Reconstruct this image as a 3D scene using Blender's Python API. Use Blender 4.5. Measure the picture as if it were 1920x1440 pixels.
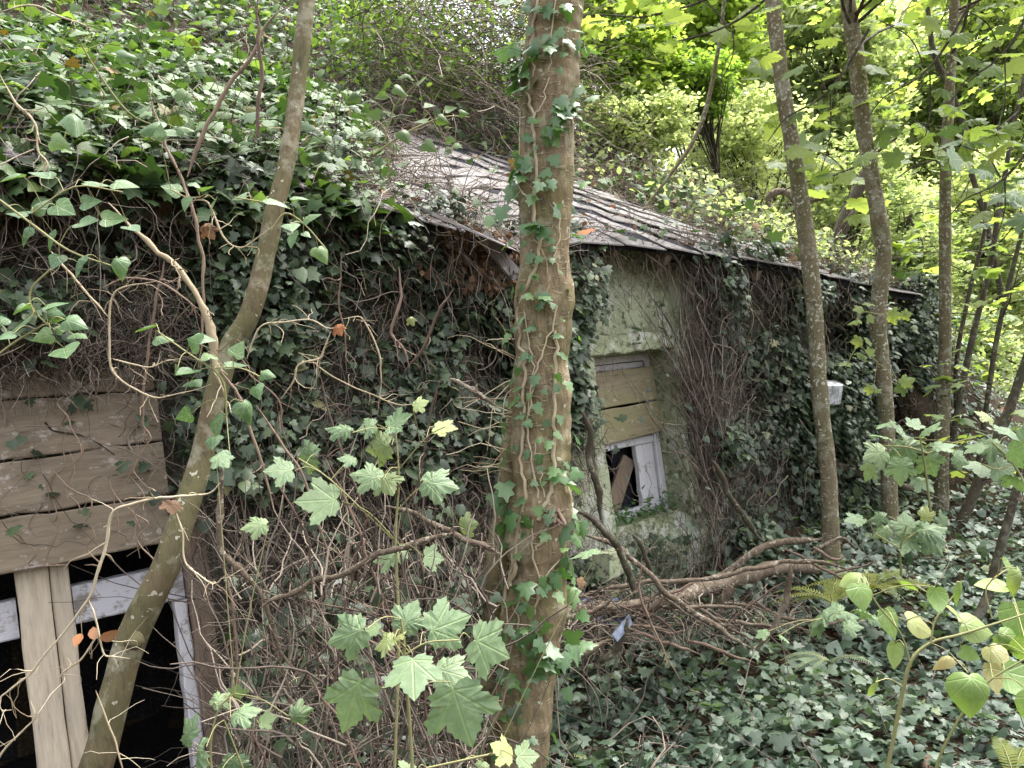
import bpy, math
import numpy as np
from math import radians, sin, cos, pi
rng = np.random.default_rng(11)
for _o in list(bpy.data.objects): bpy.data.objects.remove(_o)
C = bpy.context.scene.collection
A = np.array
# ------------------------------------------------------------ camera
F = 1400.0; ROLL = radians(7.4); PITCH = radians(1.0)
CAM = A([0., 0., 1.5])
fw = A([0, cos(PITCH), sin(PITCH)])
r0 = A([1., 0, 0]); u0 = np.cross(r0, fw)
cr = cos(ROLL)*r0 - sin(ROLL)*u0
cu = sin(ROLL)*r0 + cos(ROLL)*u0
cd = bpy.data.cameras.new('camera'); cam = bpy.data.objects.new('camera', cd); C.objects.link(cam)
from mathutils import Matrix, Vector
M = Matrix(((cr[0], cu[0], -fw[0], CAM[0]), (cr[1], cu[1], -fw[1], CAM[1]), (cr[2], cu[2], -fw[2], CAM[2]), (0, 0, 0, 1)))
cam.matrix_world = M
cd.sensor_width = 36; cd.lens = 36*F/1920; cd.clip_start = 0.05; cd.clip_end = 500
bpy.context.scene.camera = cam
# ------------------------------------------------------------ light
SUN_EL = radians(66); SUN_AZ = radians(62)      # azimuth from +Y towards +X
w = bpy.data.worlds.new("World"); bpy.context.scene.world = w; w.use_nodes = True
nt = w.node_tree; nt.nodes.clear()
sk = nt.nodes.new('ShaderNodeTexSky'); sk.sky_type = 'NISHITA'; sk.sun_disc = False
sk.sun_elevation = SUN_EL; sk.sun_rotation = SUN_AZ; sk.air_density = 1.0; sk.dust_density = 6.0; sk.ozone_density = 1.0
hs = nt.nodes.new('ShaderNodeHueSaturation'); hs.inputs['Saturation'].default_value = 0.3
bg = nt.nodes.new('ShaderNodeBackground'); bg.inputs['Strength'].default_value = 0.15
wo = nt.nodes.new('ShaderNodeOutputWorld')
nt.links.new(sk.outputs[0], hs.inputs['Color']); nt.links.new(hs.outputs[0], bg.inputs[0]); nt.links.new(bg.outputs[0], wo.inputs[0])
sd = bpy.data.lights.new('sun', 'SUN'); sd.energy = 1.5; sd.angle = radians(28); sd.color = (1, .97, .91)
so = bpy.data.objects.new('sun', sd); C.objects.link(so)
sdir = Vector((sin(SUN_AZ)*cos(SUN_EL), cos(SUN_AZ)*cos(SUN_EL), sin(SUN_EL)))
so.rotation_euler = sdir.to_track_quat('Z', 'Y').to_euler()
vs = bpy.context.scene.view_settings
vs.view_transform = 'Standard'; vs.look = 'None'; vs.gamma = 1; vs.use_curve_mapping = False; vs.exposure = 2.32
# ------------------------------------------------------------ geometry helpers
def nrmz(v):
    v = np.asarray(v, float); n = np.linalg.norm(v, axis=-1, keepdims=True); return v/np.maximum(n, 1e-9)
def ray(px, py):
    return fw + cr*((px-960)/F) + cu*((720-py)/F)
def P(px, py, Y):
    r = ray(px, py); return CAM + r*(Y/r[1])
W0 = A([.74, 4.5]); WD = nrmz(A([.82, .57])); WN = A([WD[1], -WD[0]])      # wall line, outward normal
def wall(t, z, out=0):
    q = W0 + WD*t + WN*out; return A([q[0], q[1], z])
def wallv(t, z, out):
    t = np.asarray(t, float); out = np.broadcast_to(out, t.shape); z = np.broadcast_to(z, t.shape)
    return np.stack([W0[0]+WD[0]*t+WN[0]*out, W0[1]+WD[1]*t+WN[1]*out, z], -1)
def wp(px, py, out=0):                                # pixel -> (t, z) on the wall plane
    r = ray(px, py); n = A([WN[0], WN[1], 0]); p0 = wall(0, 0, out)
    k = np.dot(p0-CAM, n)/np.dot(r, n); p = CAM + r*k
    return np.dot(p[:2]-W0, WD), p[2]
def WPp(px, py, out=0):
    t, z = wp(px, py, out); return wall(t, z, out)
def proj(p):
    d = np.asarray(p)-CAM; z = d@fw; z = np.where(z < .05, .05, z)
    return 960+F*(d@cr)/z, 720-F*(d@cu)/z, d@fw
def vis(p, m=160):
    x, y, z = proj(p); return (z > .3) & (x > -m) & (x < 1920+m) & (y > -m) & (y < 1440+m)
# value noise
_perm = rng.random((64, 64, 64))
def noise(p, s=1.0):
    p = np.asarray(p, float)*s + 31.7; i = np.floor(p).astype(int); f = p-i; f = f*f*(3-2*f); r = 0
    for a in (0, 1):
        for b in (0, 1):
            for c in (0, 1):
                wgt = (f[..., 0] if a else 1-f[..., 0])*(f[..., 1] if b else 1-f[..., 1])*(f[..., 2] if c else 1-f[..., 2])
                r = r + wgt*_perm[(i[..., 0]+a) % 64, (i[..., 1]+b) % 64, (i[..., 2]+c) % 64]
    return r
def sstep(a, b, x):
    k = np.clip((x-a)/(b-a), 0, 1); return k*k*(3-2*k)

class Geo:
    def __init__(s): s.v = []; s.f = []; s.t = []; s.c = []; s.n = 0; s.sm = []
    def add(s, v, f, tint=.5, lc=None, smooth=False):
        v = np.asarray(v, float).reshape(-1, 3); f = np.asarray(f, int)
        s.v.append(v); s.f.append(f+s.n); s.n += len(v); s.sm.append(smooth)
        s.t.append(np.broadcast_to(np.asarray(tint, float), (len(v),)))
        s.c.append(np.zeros((len(v), 3)) if lc is None else lc)
    def build(s, name, mat, parent=None):
        me = bpy.data.meshes.new(name)
        V = np.concatenate(s.v); me.vertices.add(len(V)); me.vertices.foreach_set('co', V.ravel())
        loops = np.concatenate([f.ravel() for f in s.f]); tot = np.concatenate([np.full(len(f), f.shape[1]) for f in s.f])
        st = np.concatenate([[0], np.cumsum(tot)[:-1]])
        me.loops.add(len(loops)); me.loops.foreach_set('vertex_index', loops.astype(np.int32))
        me.polygons.add(len(tot)); me.polygons.foreach_set('loop_start', st.astype(np.int32)); me.polygons.foreach_set('loop_total', tot.astype(np.int32))
        me.polygons.foreach_set('use_smooth', np.concatenate([np.full(len(f), q) for f, q in zip(s.f, s.sm)]))
        a = me.attributes.new('tint', 'FLOAT', 'POINT'); a.data.foreach_set('value', np.concatenate(s.t).astype(np.float32))
        a = me.attributes.new('lc', 'FLOAT_VECTOR', 'POINT'); a.data.foreach_set('vector', np.concatenate(s.c).astype(np.float32).ravel())
        me.update(); me.validate()
        me.materials.append(mat)
        o = bpy.data.objects.new(name, me); C.objects.link(o)
        if parent is not None: o.parent = parent; o.matrix_parent_inverse = Matrix.Translation(parent.location).inverted()
        return o
def tag(o, label=None, cat=None, group=None, kind=None):
    if label: o['label'] = label
    if cat: o['category'] = cat
    if group: o['group'] = group
    if kind: o['kind'] = kind
    return o
def empty(name, loc, label, cat, group=None):
    o = bpy.data.objects.new(name, None); C.objects.link(o); o.location = Vector([float(q) for q in loc]); o.empty_display_size = .1
    return tag(o, label, cat, group)

def spline(pts, n=6):
    pts = A(pts, float)
    if len(pts) < 3: return np.stack([pts[0]+(pts[1]-pts[0])*k for k in np.linspace(0, 1, n+1)])
    q = np.vstack([2*pts[0]-pts[1], pts, 2*pts[-1]-pts[-2]]); out = []
    for i in range(1, len(q)-2):
        for k in np.arange(n)/n:
            a, b, c, d = q[i-1], q[i], q[i+1], q[i+2]
            out.append(.5*((2*b)+(-a+c)*k+(2*a-5*b+4*c-d)*k*k+(-a+3*b-3*c+d)*k**3))
    out.append(pts[-1]); return A(out)
def tube(g, path, rad, sides=6, tint=.5, bump=0., bs=8., cap=True):
    path = A(path, float); n = len(path); rad = np.broadcast_to(rad, (n,))
    T = nrmz(np.gradient(path, axis=0)); ref = A([0, 0, 1.]) if abs(T[0][2]) < .9 else A([1., 0, 0])
    N = [nrmz(np.cross(T[0], ref))]
    for i in range(1, n): N.append(nrmz(N[-1]-T[i]*np.dot(N[-1], T[i])))
    N = A(N); B = np.cross(T, N); an = np.arange(sides)*2*pi/sides
    ring = N[:, None]*np.cos(an)[None, :, None] + B[:, None]*np.sin(an)[None, :, None]
    v = path[:, None]+ring*rad[:, None, None]
    if bump: v = path[:, None]+ring*(rad[:, None]*(1+bump*2*(noise(v, bs)-.5)))[..., None]
    i = np.arange(n-1)[:, None]*sides; j = np.arange(sides)[None]; k = (j+1) % sides
    f = np.stack([i+j, i+k, i+sides+k, i+sides+j], -1).reshape(-1, 4)
    g.add(v, f, tint, smooth=True)
    if cap:
        for e in (0, n-1):
            vv = np.vstack([v[e], path[e][None]]); g.add(vv, [[a, (a+1) % sides, sides] for a in range(sides)], tint)
def thin(g, starts, dirs, L, r, seg=6, wig=.35, grav=0., tint=None, sides=3, flat=None):
    """many thin random-walk stems at once"""
    n = len(starts); p = A(starts, float); d = nrmz(dirs); pts = [p]; L = np.broadcast_to(L, (n,)); r = np.broadcast_to(r, (n,))
    for k in range(seg):
        d = nrmz(d + rng.normal(0, wig, (n, 3)) + A([0, 0, -grav]))
        if flat is not None: d = nrmz(d - (d@flat)[:, None]*flat[None]*.85)
        p = p + d*(L/seg)[:, None]; pts.append(p)
    pts = np.stack(pts, 1); T = nrmz(np.gradient(pts, axis=1)); rf = nrmz(rng.normal(0, 1, (n, 1, 3)))
    N = nrmz(np.cross(T, rf)); B = np.cross(T, N); an = np.arange(sides)*2*pi/sides
    rr = r[:, None]*np.linspace(1, .45, seg+1)[None]
    v = pts[:, :, None]+rr[:, :, None, None]*(N[:, :, None]*np.cos(an)[:, None]+B[:, :, None]*np.sin(an)[:, None])
    base = (np.arange(n)*(seg+1)*sides)[:, None, None]; i = np.arange(seg)[None, :, None]*sides; j = np.arange(sides)[None, None]; k = (j+1) % sides
    f = np.stack(np.broadcast_arrays(base+i+j, base+i+k, base+i+sides+k, base+i+sides+j), -1).reshape(-1, 4)
    t = rng.random(n) if tint is None else np.broadcast_to(tint, (n,))
    g.add(v, f, np.repeat(t, (seg+1)*sides), smooth=True)
    return pts
# leaf templates: fan from a centre point, (x across, y to tip, z normal)
def fan(con, cz=-.05, cy=.42, edgez=None):
    con = A(con, float); n = len(con); z = np.zeros(n) if edgez is None else edgez(con)
    v = np.vstack([np.c_[con, z], [[0, cy, cz]]]); f = [[i, (i+1) % n, n] for i in range(n)]
    return v, A(f)
def mirror(h): h = A(h, float); m = h[1:-1][::-1]*A([-1, 1]); return np.vstack([h, m])
ez = lambda c: -.16*np.abs(c[:, 0])**1.2 - .10*np.maximum(c[:, 1]-.5, 0)
IVY = fan(mirror([(0, 0), (.22, -.12), (.50, .12), (.27, .34), (.36, .62), (.14, .68), (0, 1.0)]), .03, .3, ez)
IVY2 = fan(mirror([(0, 0), (.30, -.10), (.46, .18), (.40, .45), (.2, .75), (0, 1.0)]), .03, .35, ez)
SIMPLE = fan(mirror([(0, 0), (.33, .42), (0, 1.)]), -.02, .5, lambda c: .1*np.abs(c[:, 0]))
OVAL = fan(mirror([(0, 0), (.22, .18), (.33, .45), (.22, .75), (0, 1.)]), -.06, .45, lambda c: .1*np.abs(c[:, 0])-.1*c[:, 1]**2)
def lobes(angs, lens, base=.36, teeth=2, w=13, drop=.25):
    h = [(0, .0)]; pts = []
    for a, l in zip(angs, lens): pts.append((a, l))
    o = []
    for i, (a, l) in enumerate(pts):
        for q, m in ((-w*1.25, .62), (-w*.8, .70), (-w*.62, .82), (-w*.3, .86), (0, 1), (w*.3, .86), (w*.62, .82), (w*.8, .70), (w*1.25, .62)) if teeth else ((-w*.9, .66), (0, 1), (w*.9, .66)):
            o.append((a+q, l*m))
        if i < len(pts)-1: o.append(((a+pts[i+1][0])/2, base*(.9 if i else .8)))
    r = [(0., 0.)]
    for a, l in o:
        if a > 179: continue
        r.append((sin(radians(a))*l, .32+cos(radians(a))*l))
    return r
def maple(teeth=1):
    h = [(0, .10), (.10, .02), (.25, .0), (.30, .07), (.44, .10), (.40, .19), (.44, .24), (.38, .29), (.48, .34), (.53, .43), (.62, .47), (.58, .56), (.61, .69), (.50, .67), (.44, .71), (.36, .66), (.26, .61), (.30, .72), (.23, .77), (.22, .86), (.13, .90), (.10, .97), (0, 1.08)] if teeth else [(0, .10), (.24, .0), (.44, .12), (.38, .28), (.60, .48), (.58, .68), (.27, .60), (.22, .82), (0, 1.05)]
    return fan(mirror(h), .02, .36, lambda c: -.16*np.abs(c[:, 0])**1.3-.18*np.maximum(c[:, 1]-.35, 0)**1.4+.03*np.sin(c[:, 1]*23+np.abs(c[:, 0])*19))
MAPLE = maple(1); MAPLE_S = maple(0)
HEART = fan(mirror([(0, .06), (.10, -.02), (.26, -.03), (.42, .12), (.48, .33), (.40, .58), (.22, .82), (0, 1.05)]), .05, .35, lambda c: -.25*np.abs(c[:, 0])**1.2-.28*np.maximum(c[:, 1]-.3, 0)**1.3)
def subdiv(T):   # one midpoint ring so leaves curve
    v, f = T; n = len(v)-1; mid = (v[:n]+v[n])/2; mid[:, 2] += .03
    V = np.vstack([v[:n], mid, v[n:]]); q = [[i, (i+1) % n, n+(i+1) % n] for i in range(n)]+[[i, n+(i+1) % n, n+i] for i in range(n)]+[[n+i, n+(i+1) % n, 2*n] for i in range(n)]
    return V, A(q)
IVYH = subdiv(fan(mirror([(0, .05), (.12, -.05), (.30, -.07), (.45, .07), (.48, .22), (.37, .42), (.27, .62), (.13, .84), (0, 1.04)]), .04, .33, lambda c: -.22*np.abs(c[:, 0])**1.2-.2*np.maximum(c[:, 1]-.4, 0)))
NARROW = fan(mirror([(0, 0), (.10, .2), (.07, .65), (0, 1.)]), 0, .45)
MAPLE = subdiv(MAPLE); HEART = subdiv(HEART)
def leaves(g, T, pos, nr, tip, size, tint=None, curl=.5):
    pos = np.atleast_2d(pos); n = len(pos)
    if n == 0: return
    nr = nrmz(np.broadcast_to(nr, (n, 3))); tip = np.broadcast_to(tip, (n, 3)); t = tip-(tip*nr).sum(-1, keepdims=True)*nr; t = nrmz(t); b = np.cross(t, nr)
    size = np.broadcast_to(size, (n,)); v, f = T
    cz = v[None, :, 2]*(1+curl*rng.normal(0, 1, (n, 1))) + v[None, :, 0]*rng.normal(0, .12, (n, 1))*v[None, :, 1]
    sx = rng.uniform(.85, 1.15, (n, 1))
    X = pos[:, None]+size[:, None, None]*((v[None, :, 0]*sx)[..., None]*b[:, None]+v[None, :, 1, None]*t[:, None]+cz[..., None]*nr[:, None])
    F_ = (np.arange(n)*len(v))[:, None, None]+f[None]
    tt = rng.random(n) if tint is None else np.broadcast_to(tint, (n,))
    lc = np.tile(np.c_[v[:, :2], np.zeros(len(v))], (n, 1)); lc[:, 2] = np.repeat(rng.random(n), len(v))
    g.add(X, F_.reshape(-1, 3), np.repeat(tt, len(v)), lc, smooth=True)
def box(g, c, ax, ay, az, hx, hy, hz, tint=.5, jit=0., bev=.0):
    """box from centre, 3 axes and half sizes, with chamfered long edges"""
    s = A([[-1, -1, -1], [1, -1, -1], [1, 1, -1], [-1, 1, -1], [-1, -1, 1], [1, -1, 1], [1, 1, 1], [-1, 1, 1]], float)
    s = s*A([hx, hy, hz]) + rng.normal(0, jit, (8, 3)) if jit else s*A([hx, hy, hz])
    v = A(c)+s[:, :1]*A(ax)+s[:, 1:2]*A(ay)+s[:, 2:]*A(az)
    g.add(v, [[0, 3, 2, 1], [4, 5, 6, 7], [0, 1, 5, 4], [1, 2, 6, 5], [2, 3, 7, 6], [3, 0, 4, 7]], tint)
W3 = A([WD[0], WD[1], 0]); N3 = A([WN[0], WN[1], 0]); Z3 = A([0, 0, 1.])
def plank(g, t0, t1, z0, z1, o0, o1, tint=.5, nseg=1, wob=0., z0b=None, z1b=None):
    """board on the wall; z0,z1 at t0 and z0b,z1b at t1; rough edges"""
    z0b = z0 if z0b is None else z0b; z1b = z1 if z1b is None else z1b
    ts = np.linspace(t0, t1, nseg+1); k = np.linspace(0, 1, nseg+1)
    lo = z0+(z0b-z0)*k + rng.normal(0, wob, nseg+1); hi = z1+(z1b-z1)*k + rng.normal(0, wob, nseg+1)
    ring = np.stack([wallv(ts, lo, o0), wallv(ts, lo+.0, o1-.004), wallv(ts, lo+.006, o1), wallv(ts, hi-.006, o1), wallv(ts, hi, o1-.004), wallv(ts, hi, o0)], 1)
    f = [[i*6+j, i*6+(j+1) % 6, (i+1)*6+(j+1) % 6, (i+1)*6+j] for i in range(nseg) for j in range(6)]
    g.add(ring, f, tint)
    g.add(ring[0], [list(range(6))], tint); g.add(ring[-1], [list(range(6))[::-1]], tint)
def vplank(g, t0, t1, z0, z1, o0, o1, tint=.5, nseg=8, wob=0., sh=0.):
    zs = np.linspace(z0, z1, nseg+1); k = np.linspace(0, 1, nseg+1)
    lo = t0+sh*k+rng.normal(0, wob, nseg+1); hi = t1+sh*k+rng.normal(0, wob, nseg+1)
    ring = np.stack([wallv(lo, zs, o0), wallv(lo, zs, o1-.005), wallv(lo+.006, zs, o1), wallv(hi-.006, zs, o1), wallv(hi, zs, o1-.005), wallv(hi, zs, o0)], 1)
    f = [[i*6+j, i*6+(j+1) % 6, (i+1)*6+(j+1) % 6, (i+1)*6+j] for i in range(nseg) for j in range(6)]
    g.add(ring, f, tint); g.add(ring[0], [list(range(6))], tint); g.add(ring[-1], [list(range(6))[::-1]], tint)
# ------------------------------------------------------------ materials
def mat(name):
    m = bpy.data.materials.new(name); m.use_nodes = True; n = m.node_tree; n.nodes.clear()
    return m, n
def N(n, typ, **k):
    nd = n.nodes.new(typ)
    for a, b in k.items():
        if a in nd.inputs: nd.inputs[a].default_value = b
        else: setattr(nd, a, b)
    return nd
def ramp(n, src, stops):
    r = n.nodes.new('ShaderNodeValToRGB'); e = r.color_ramp.elements
    while len(e) < len(stops): e.new(.5)
    for q, (p, c) in zip(e, stops): q.position = p; q.color = (*c, 1) if len(c) == 3 else c
    n.links.new(src, r.inputs[0]); return r.outputs[0]
def mixc(n, f, a, b, mode='MIX'):
    m = n.nodes.new('ShaderNodeMix'); m.data_type = 'RGBA'; m.blend_type = mode
    for s, x in ((m.inputs[0], f), (m.inputs[6], a), (m.inputs[7], b)):
        if hasattr(x, 'is_output'): n.links.new(x, s)
        else: s.default_value = x if isinstance(x, (int, float)) else (*x, 1)
    return m.outputs[2]
def mth(n, op, a, b=None):
    m = n.nodes.new('ShaderNodeMath'); m.operation = op
    for s, x in ((m.inputs[0], a), (m.inputs[1], b)):
        if x is None: continue
        if hasattr(x, 'is_output'): n.links.new(x, s)
        else: s.default_value = x
    return m.outputs[0]
def coords(n, scale=(1, 1, 1), rot=(0, 0, 0)):
    tc = n.nodes.new('ShaderNodeTexCoord'); mp = n.nodes.new('ShaderNodeMapping'); mp.inputs['Scale'].default_value = scale; mp.inputs['Rotation'].default_value = rot
    n.links.new(tc.outputs['Object'], mp.inputs[0]); return mp.outputs[0]
def tex(n, vec, scale, det=4, rough=.6, typ='ShaderNodeTexNoise'):
    t = n.nodes.new(typ); t.inputs['Scale'].default_value = scale
    if typ == 'ShaderNodeTexNoise': t.inputs['Detail'].default_value = det; t.inputs['Roughness'].default_value = rough
    n.links.new(vec, t.inputs['Vector']); return t.outputs[0]
def finish(n, col, rough=.8, bump=None, bs=.3, bd=.01, spec=.3):
    p = N(n, 'ShaderNodeBsdfPrincipled'); p.inputs['Roughness'].default_value = rough; p.inputs['Specular IOR Level'].default_value = spec
    if hasattr(col, 'is_output'): n.links.new(col, p.inputs['Base Color'])
    else: p.inputs['Base Color'].default_value = (*col, 1)
    if bump is not None:
        b = N(n, 'ShaderNodeBump'); b.inputs['Strength'].default_value = bs; b.inputs['Distance'].default_value = bd
        n.links.new(bump, b.inputs['Height']); n.links.new(b.outputs[0], p.inputs['Normal'])
    o = N(n, 'ShaderNodeOutputMaterial'); n.links.new(p.outputs[0], o.inputs[0]); return p, o
def leafmat(name, stops, trans=.4, tcol=(1.5, 1.6, .6), rough=.42, spec=.5, veins=False, spots=True, sweep=.25):
    m, n = mat(name); at = N(n, 'ShaderNodeAttribute', attribute_name='tint'); c = ramp(n, at.outputs['Fac'], stops)
    v = coords(n); nz = tex(n, v, 45, 3); c = mixc(n, mth(n, 'MULTIPLY', nz, .6), c, mixc(n, .5, c, (.0, .01, .0)))
    bump = nz
    if veins:
        la = N(n, 'ShaderNodeAttribute', attribute_name='lc'); sx = N(n, 'ShaderNodeSeparateXYZ'); n.links.new(la.outputs['Vector'], sx.inputs[0])
        x = mth(n, 'ABSOLUTE', sx.outputs[0]); y = mth(n, 'SUBTRACT', sx.outputs[1], .14)
        best = None
        for ang in (0, 40, 80):
            sa, ca = sin(radians(ang)), cos(radians(ang))
            d = mth(n, 'ABSOLUTE', mth(n, 'SUBTRACT', mth(n, 'MULTIPLY', x, ca), mth(n, 'MULTIPLY', y, sa)))
            best = d if best is None else mth(n, 'MINIMUM', best, d)
        wv = mth(n, 'ABSOLUTE', mth(n, 'SINE', mth(n, 'ADD', mth(n, 'MULTIPLY', y, 34), mth(n, 'MULTIPLY', x, -30))))
        side = mth(n, 'MULTIPLY', wv, .11)
        best = mth(n, 'MINIMUM', best, mth(n, 'ADD', side, .014))
        mot = tex(n, v, 70, 4, .7); c = mixc(n, mth(n, 'MULTIPLY', ramp(n, mot, [(.48, (0, 0, 0)), (.66, (1, 1, 1))]), .35), c, (.30, .36, .22))
        k = ramp(n, best, [(0, (1, 1, 1)), (.012, (.8, .8, .8)), (.03, (0, 0, 0))])
        c = mixc(n, mth(n, 'MULTIPLY', k, .5), c, (.22, .30, .12)); bump = mth(n, 'ADD', mth(n, 'MULTIPLY', nz, .3), mth(n, 'MULTIPLY', k, -1))
    if spots:
        sp = tex(n, v, 28, 2); k = ramp(n, sp, [(.68, (0, 0, 0)), (.74, (1, 1, 1))]); c = mixc(n, mth(n, 'MULTIPLY', k, .55), c, (.16, .13, .04))
    p = N(n, 'ShaderNodeBsdfPrincipled'); p.inputs['Roughness'].default_value = rough; p.inputs['Specular IOR Level'].default_value = spec
    n.links.new(c, p.inputs['Base Color'])
    b = N(n, 'ShaderNodeBump'); b.inputs['Strength'].default_value = .35; b.inputs['Distance'].default_value = .004; n.links.new(bump, b.inputs['Height']); n.links.new(b.outputs[0], p.inputs['Normal'])
    t = N(n, 'ShaderNodeBsdfTranslucent'); tc = mixc(n, 1.0, c, tcol, 'MULTIPLY'); n.links.new(tc, t.inputs[0])
    mx = N(n, 'ShaderNodeMixShader'); mx.inputs[0].default_value = trans; n.links.new(p.outputs[0], mx.inputs[1]); n.links.new(t.outputs[0], mx.inputs[2])
    o = N(n, 'ShaderNodeOutputMaterial'); n.links.new(mx.outputs[0], o.inputs[0]); return m
def barkmat(name, a, b, lich=(.42, .42, .34), lt=.66, ls=30, green=(.09, .10, .04), gt=.55, vert=.25, band=False):
    m, n = mat(name); v = coords(n, (1, 1, vert)); v1 = coords(n); at = N(n, 'ShaderNodeAttribute', attribute_name='tint')
    g1 = tex(n, v, 75, 8, .72); g2 = tex(n, v1, 5, 4)
    c = mixc(n, ramp(n, g1, [(.35, (0, 0, 0)), (.68, (1, 1, 1))]), a, b)
    c = mixc(n, mth(n, 'MULTIPLY', ramp(n, g2, [(gt-.1, (0, 0, 0)), (gt+.1, (1, 1, 1))]), .75), c, green)
    h = g1
    if band:
        vb = coords(n, (1, 1, 5)); g4 = tex(n, vb, 14, 3); kb = ramp(n, g4, [(.60, (0, 0, 0)), (.66, (1, 1, 1))])
        c = mixc(n, mth(n, 'MULTIPLY', kb, .6), c, (.34, .29, .19)); h = mth(n, 'ADD', g1, kb)
    sp = tex(n, v1, ls, 2, .5); sp2 = tex(n, v1, 4, 2)
    k = ramp(n, mth(n, 'ADD', sp, mth(n, 'MULTIPLY', mth(n, 'SUBTRACT', sp2, .5), .35)), [(lt, (0, 0, 0)), (lt+.025, (1, 1, 1))])
    c = mixc(n, mth(n, 'MULTIPLY', k, .85), c, lich)
    c = mixc(n, mth(n, 'MULTIPLY', at.outputs['Fac'], .35), c, (.03, .02, .015)); g5 = tex(n, v, 30, 5, .75); c = mixc(n, mth(n, 'MULTIPLY', ramp(n, g5, [(.34, (1, 1, 1)), (.46, (0, 0, 0))]), .6), c, (.045, .035, .025)); g6 = tex(n, v1, 11, 6, .7); c = mixc(n, mth(n, 'MULTIPLY', ramp(n, g6, [(.52, (0, 0, 0)), (.62, (1, 1, 1))]), .35), c, lich)
    finish(n, c, .85, mth(n, 'ADD', mth(n, 'ADD', h, k), g5), .7, .006, .2); return m
def stemmat(name, stops, rough=.7):
    m, n = mat(name); at = N(n, 'ShaderNodeAttribute', attribute_name='tint'); c = ramp(n, at.outputs['Fac'], stops)
    g = tex(n, coords(n), 60, 3); c = mixc(n, mth(n, 'MULTIPLY', g, .5), c, mixc(n, .6, c, (.01, .01, .01))); finish(n, c, rough, g, .4, .003); return m
def woodmat(name, a, b, c3, axis=0, rough=.75, paint=None, pk=.5, grain=26, rot=(0, 0, 0)):
    m, n = mat(name); sc = [9, 9, 9]; sc[axis] = .9
    mp_r = (0, 0, -math.atan2(WD[1], WD[0])) if axis == 0 else (0, 0, 0)
    tc = N(n, 'ShaderNodeTexCoord'); m1 = N(n, 'ShaderNodeMapping'); m1.inputs['Rotation'].default_value = mp_r; n.links.new(tc.outputs['Object'], m1.inputs[0])
    m2 = N(n, 'ShaderNodeMapping'); m2.inputs['Scale'].default_value = sc; n.links.new(m1.outputs[0], m2.inputs[0])
    g = tex(n, m2.outputs[0], grain/4, 8, .7); blot = tex(n, tc.outputs['Object'], 5, 4)
    at = N(n, 'ShaderNodeAttribute', attribute_name='tint')
    c = mixc(n, ramp(n, g, [(.32, (0, 0, 0)), (.62, (1, 1, 1))]), a, b)
    c = mixc(n, mth(n, 'MULTIPLY', ramp(n, blot, [(.42, (0, 0, 0)), (.68, (1, 1, 1))]), .8), c, c3)
    dk = ramp(n, g, [(.30, (1, 1, 1)), (.38, (0, 0, 0))]); c = mixc(n, mth(n, 'MULTIPLY', dk, .75), c, (.035, .024, .015))
    if paint:
        pn = tex(n, tc.outputs['Object'], 16, 6, .7); pk_ = ramp(n, mth(n, 'ADD', mth(n, 'MULTIPLY', pn, .7), mth(n, 'MULTIPLY', g, .35)), [(pk-.03, (1, 1, 1)), (pk+.03, (0, 0, 0))]); c = mixc(n, pk_, c, paint)
    c = mixc(n, mth(n, 'MULTIPLY', at.outputs['Fac'], .4), c, (.05, .04, .025))
    finish(n, c, rough, g, .5, .006); return m

m_bark_main = barkmat('bark_main', (.13, .10, .062), (.30, .225, .135), (.46, .44, .32), .68, 34, (.13, .12, .045), .56, .2, True)
m_bark_lean = barkmat('bark_lean', (.115, .088, .05), (.17, .135, .078), (.46, .44, .34), .70, 42, (.10, .10, .045), .5, .3, False)
m_bark_thin = barkmat('bark_thin', (.12, .094, .058), (.20, .165, .105), (.45, .44, .36), .62, 48, (.11, .105, .05), .52, .3, True)
m_bark_dark = barkmat('bark_dark', (.035, .028, .02), (.09, .07, .05), (.26, .25, .19), .68, 40, (.05, .055, .03), .55, .3)
m_log = barkmat('log_bark', (.075, .055, .042), (.21, .16, .115), (.34, .29, .23), .60, 40, (.08, .06, .04), .6, 1)
m_stem_tan = stemmat('vine_tan', [(0, (.26, .20, .12)), (.5, (.42, .34, .22)), (1, (.56, .48, .34))])
m_stem_br = stemmat('stem_brown', [(0, (.07, .045, .034)), (.5, (.16, .105, .078)), (1, (.33, .24, .17))])
m_tangle = stemmat('stem_tangle', [(0, (.055, .042, .034)), (.45, (.145, .112, .09)), (.8, (.26, .21, .165)), (1, (.44, .37, .29))], .8)
m_stem_gr = stemmat('stem_green', [(0, (.16, .17, .06)), (1, (.32, .30, .14))])
m_ivy = leafmat('ivy_leaf', [(0, (.028, .05, .024)), (.4, (.07, .12, .05)), (.8, (.13, .20, .075)), (.93, (.11, .16, .05)), (1, (.2, .11, .04))], .18, (1.2, 1.5, .5), .56, .28)
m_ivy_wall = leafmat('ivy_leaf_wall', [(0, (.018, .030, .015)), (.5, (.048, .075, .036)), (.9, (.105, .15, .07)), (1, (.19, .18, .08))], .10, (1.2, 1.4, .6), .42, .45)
m_ivy_fresh = leafmat('ivy_leaf_fresh', [(0, (.05, .11, .04)), (.5, (.09, .18, .06)), (1, (.16, .26, .08))], .3, (1.4, 1.6, .5), .33, .6)
m_mid = leafmat('bramble_leaf', [(0, (.05, .09, .03)), (.6, (.12, .19, .065)), (1, (.22, .30, .10))], .36, (1.6, 1.7, .6), .45, .4)
m_ivy_near = leafmat('ivy_leaf_near', [(0, (.05, .11, .045)), (.5, (.10, .19, .08)), (1, (.19, .29, .11))], .28, (1.3, 1.5, .5), .38, .5, True, False)
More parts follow.
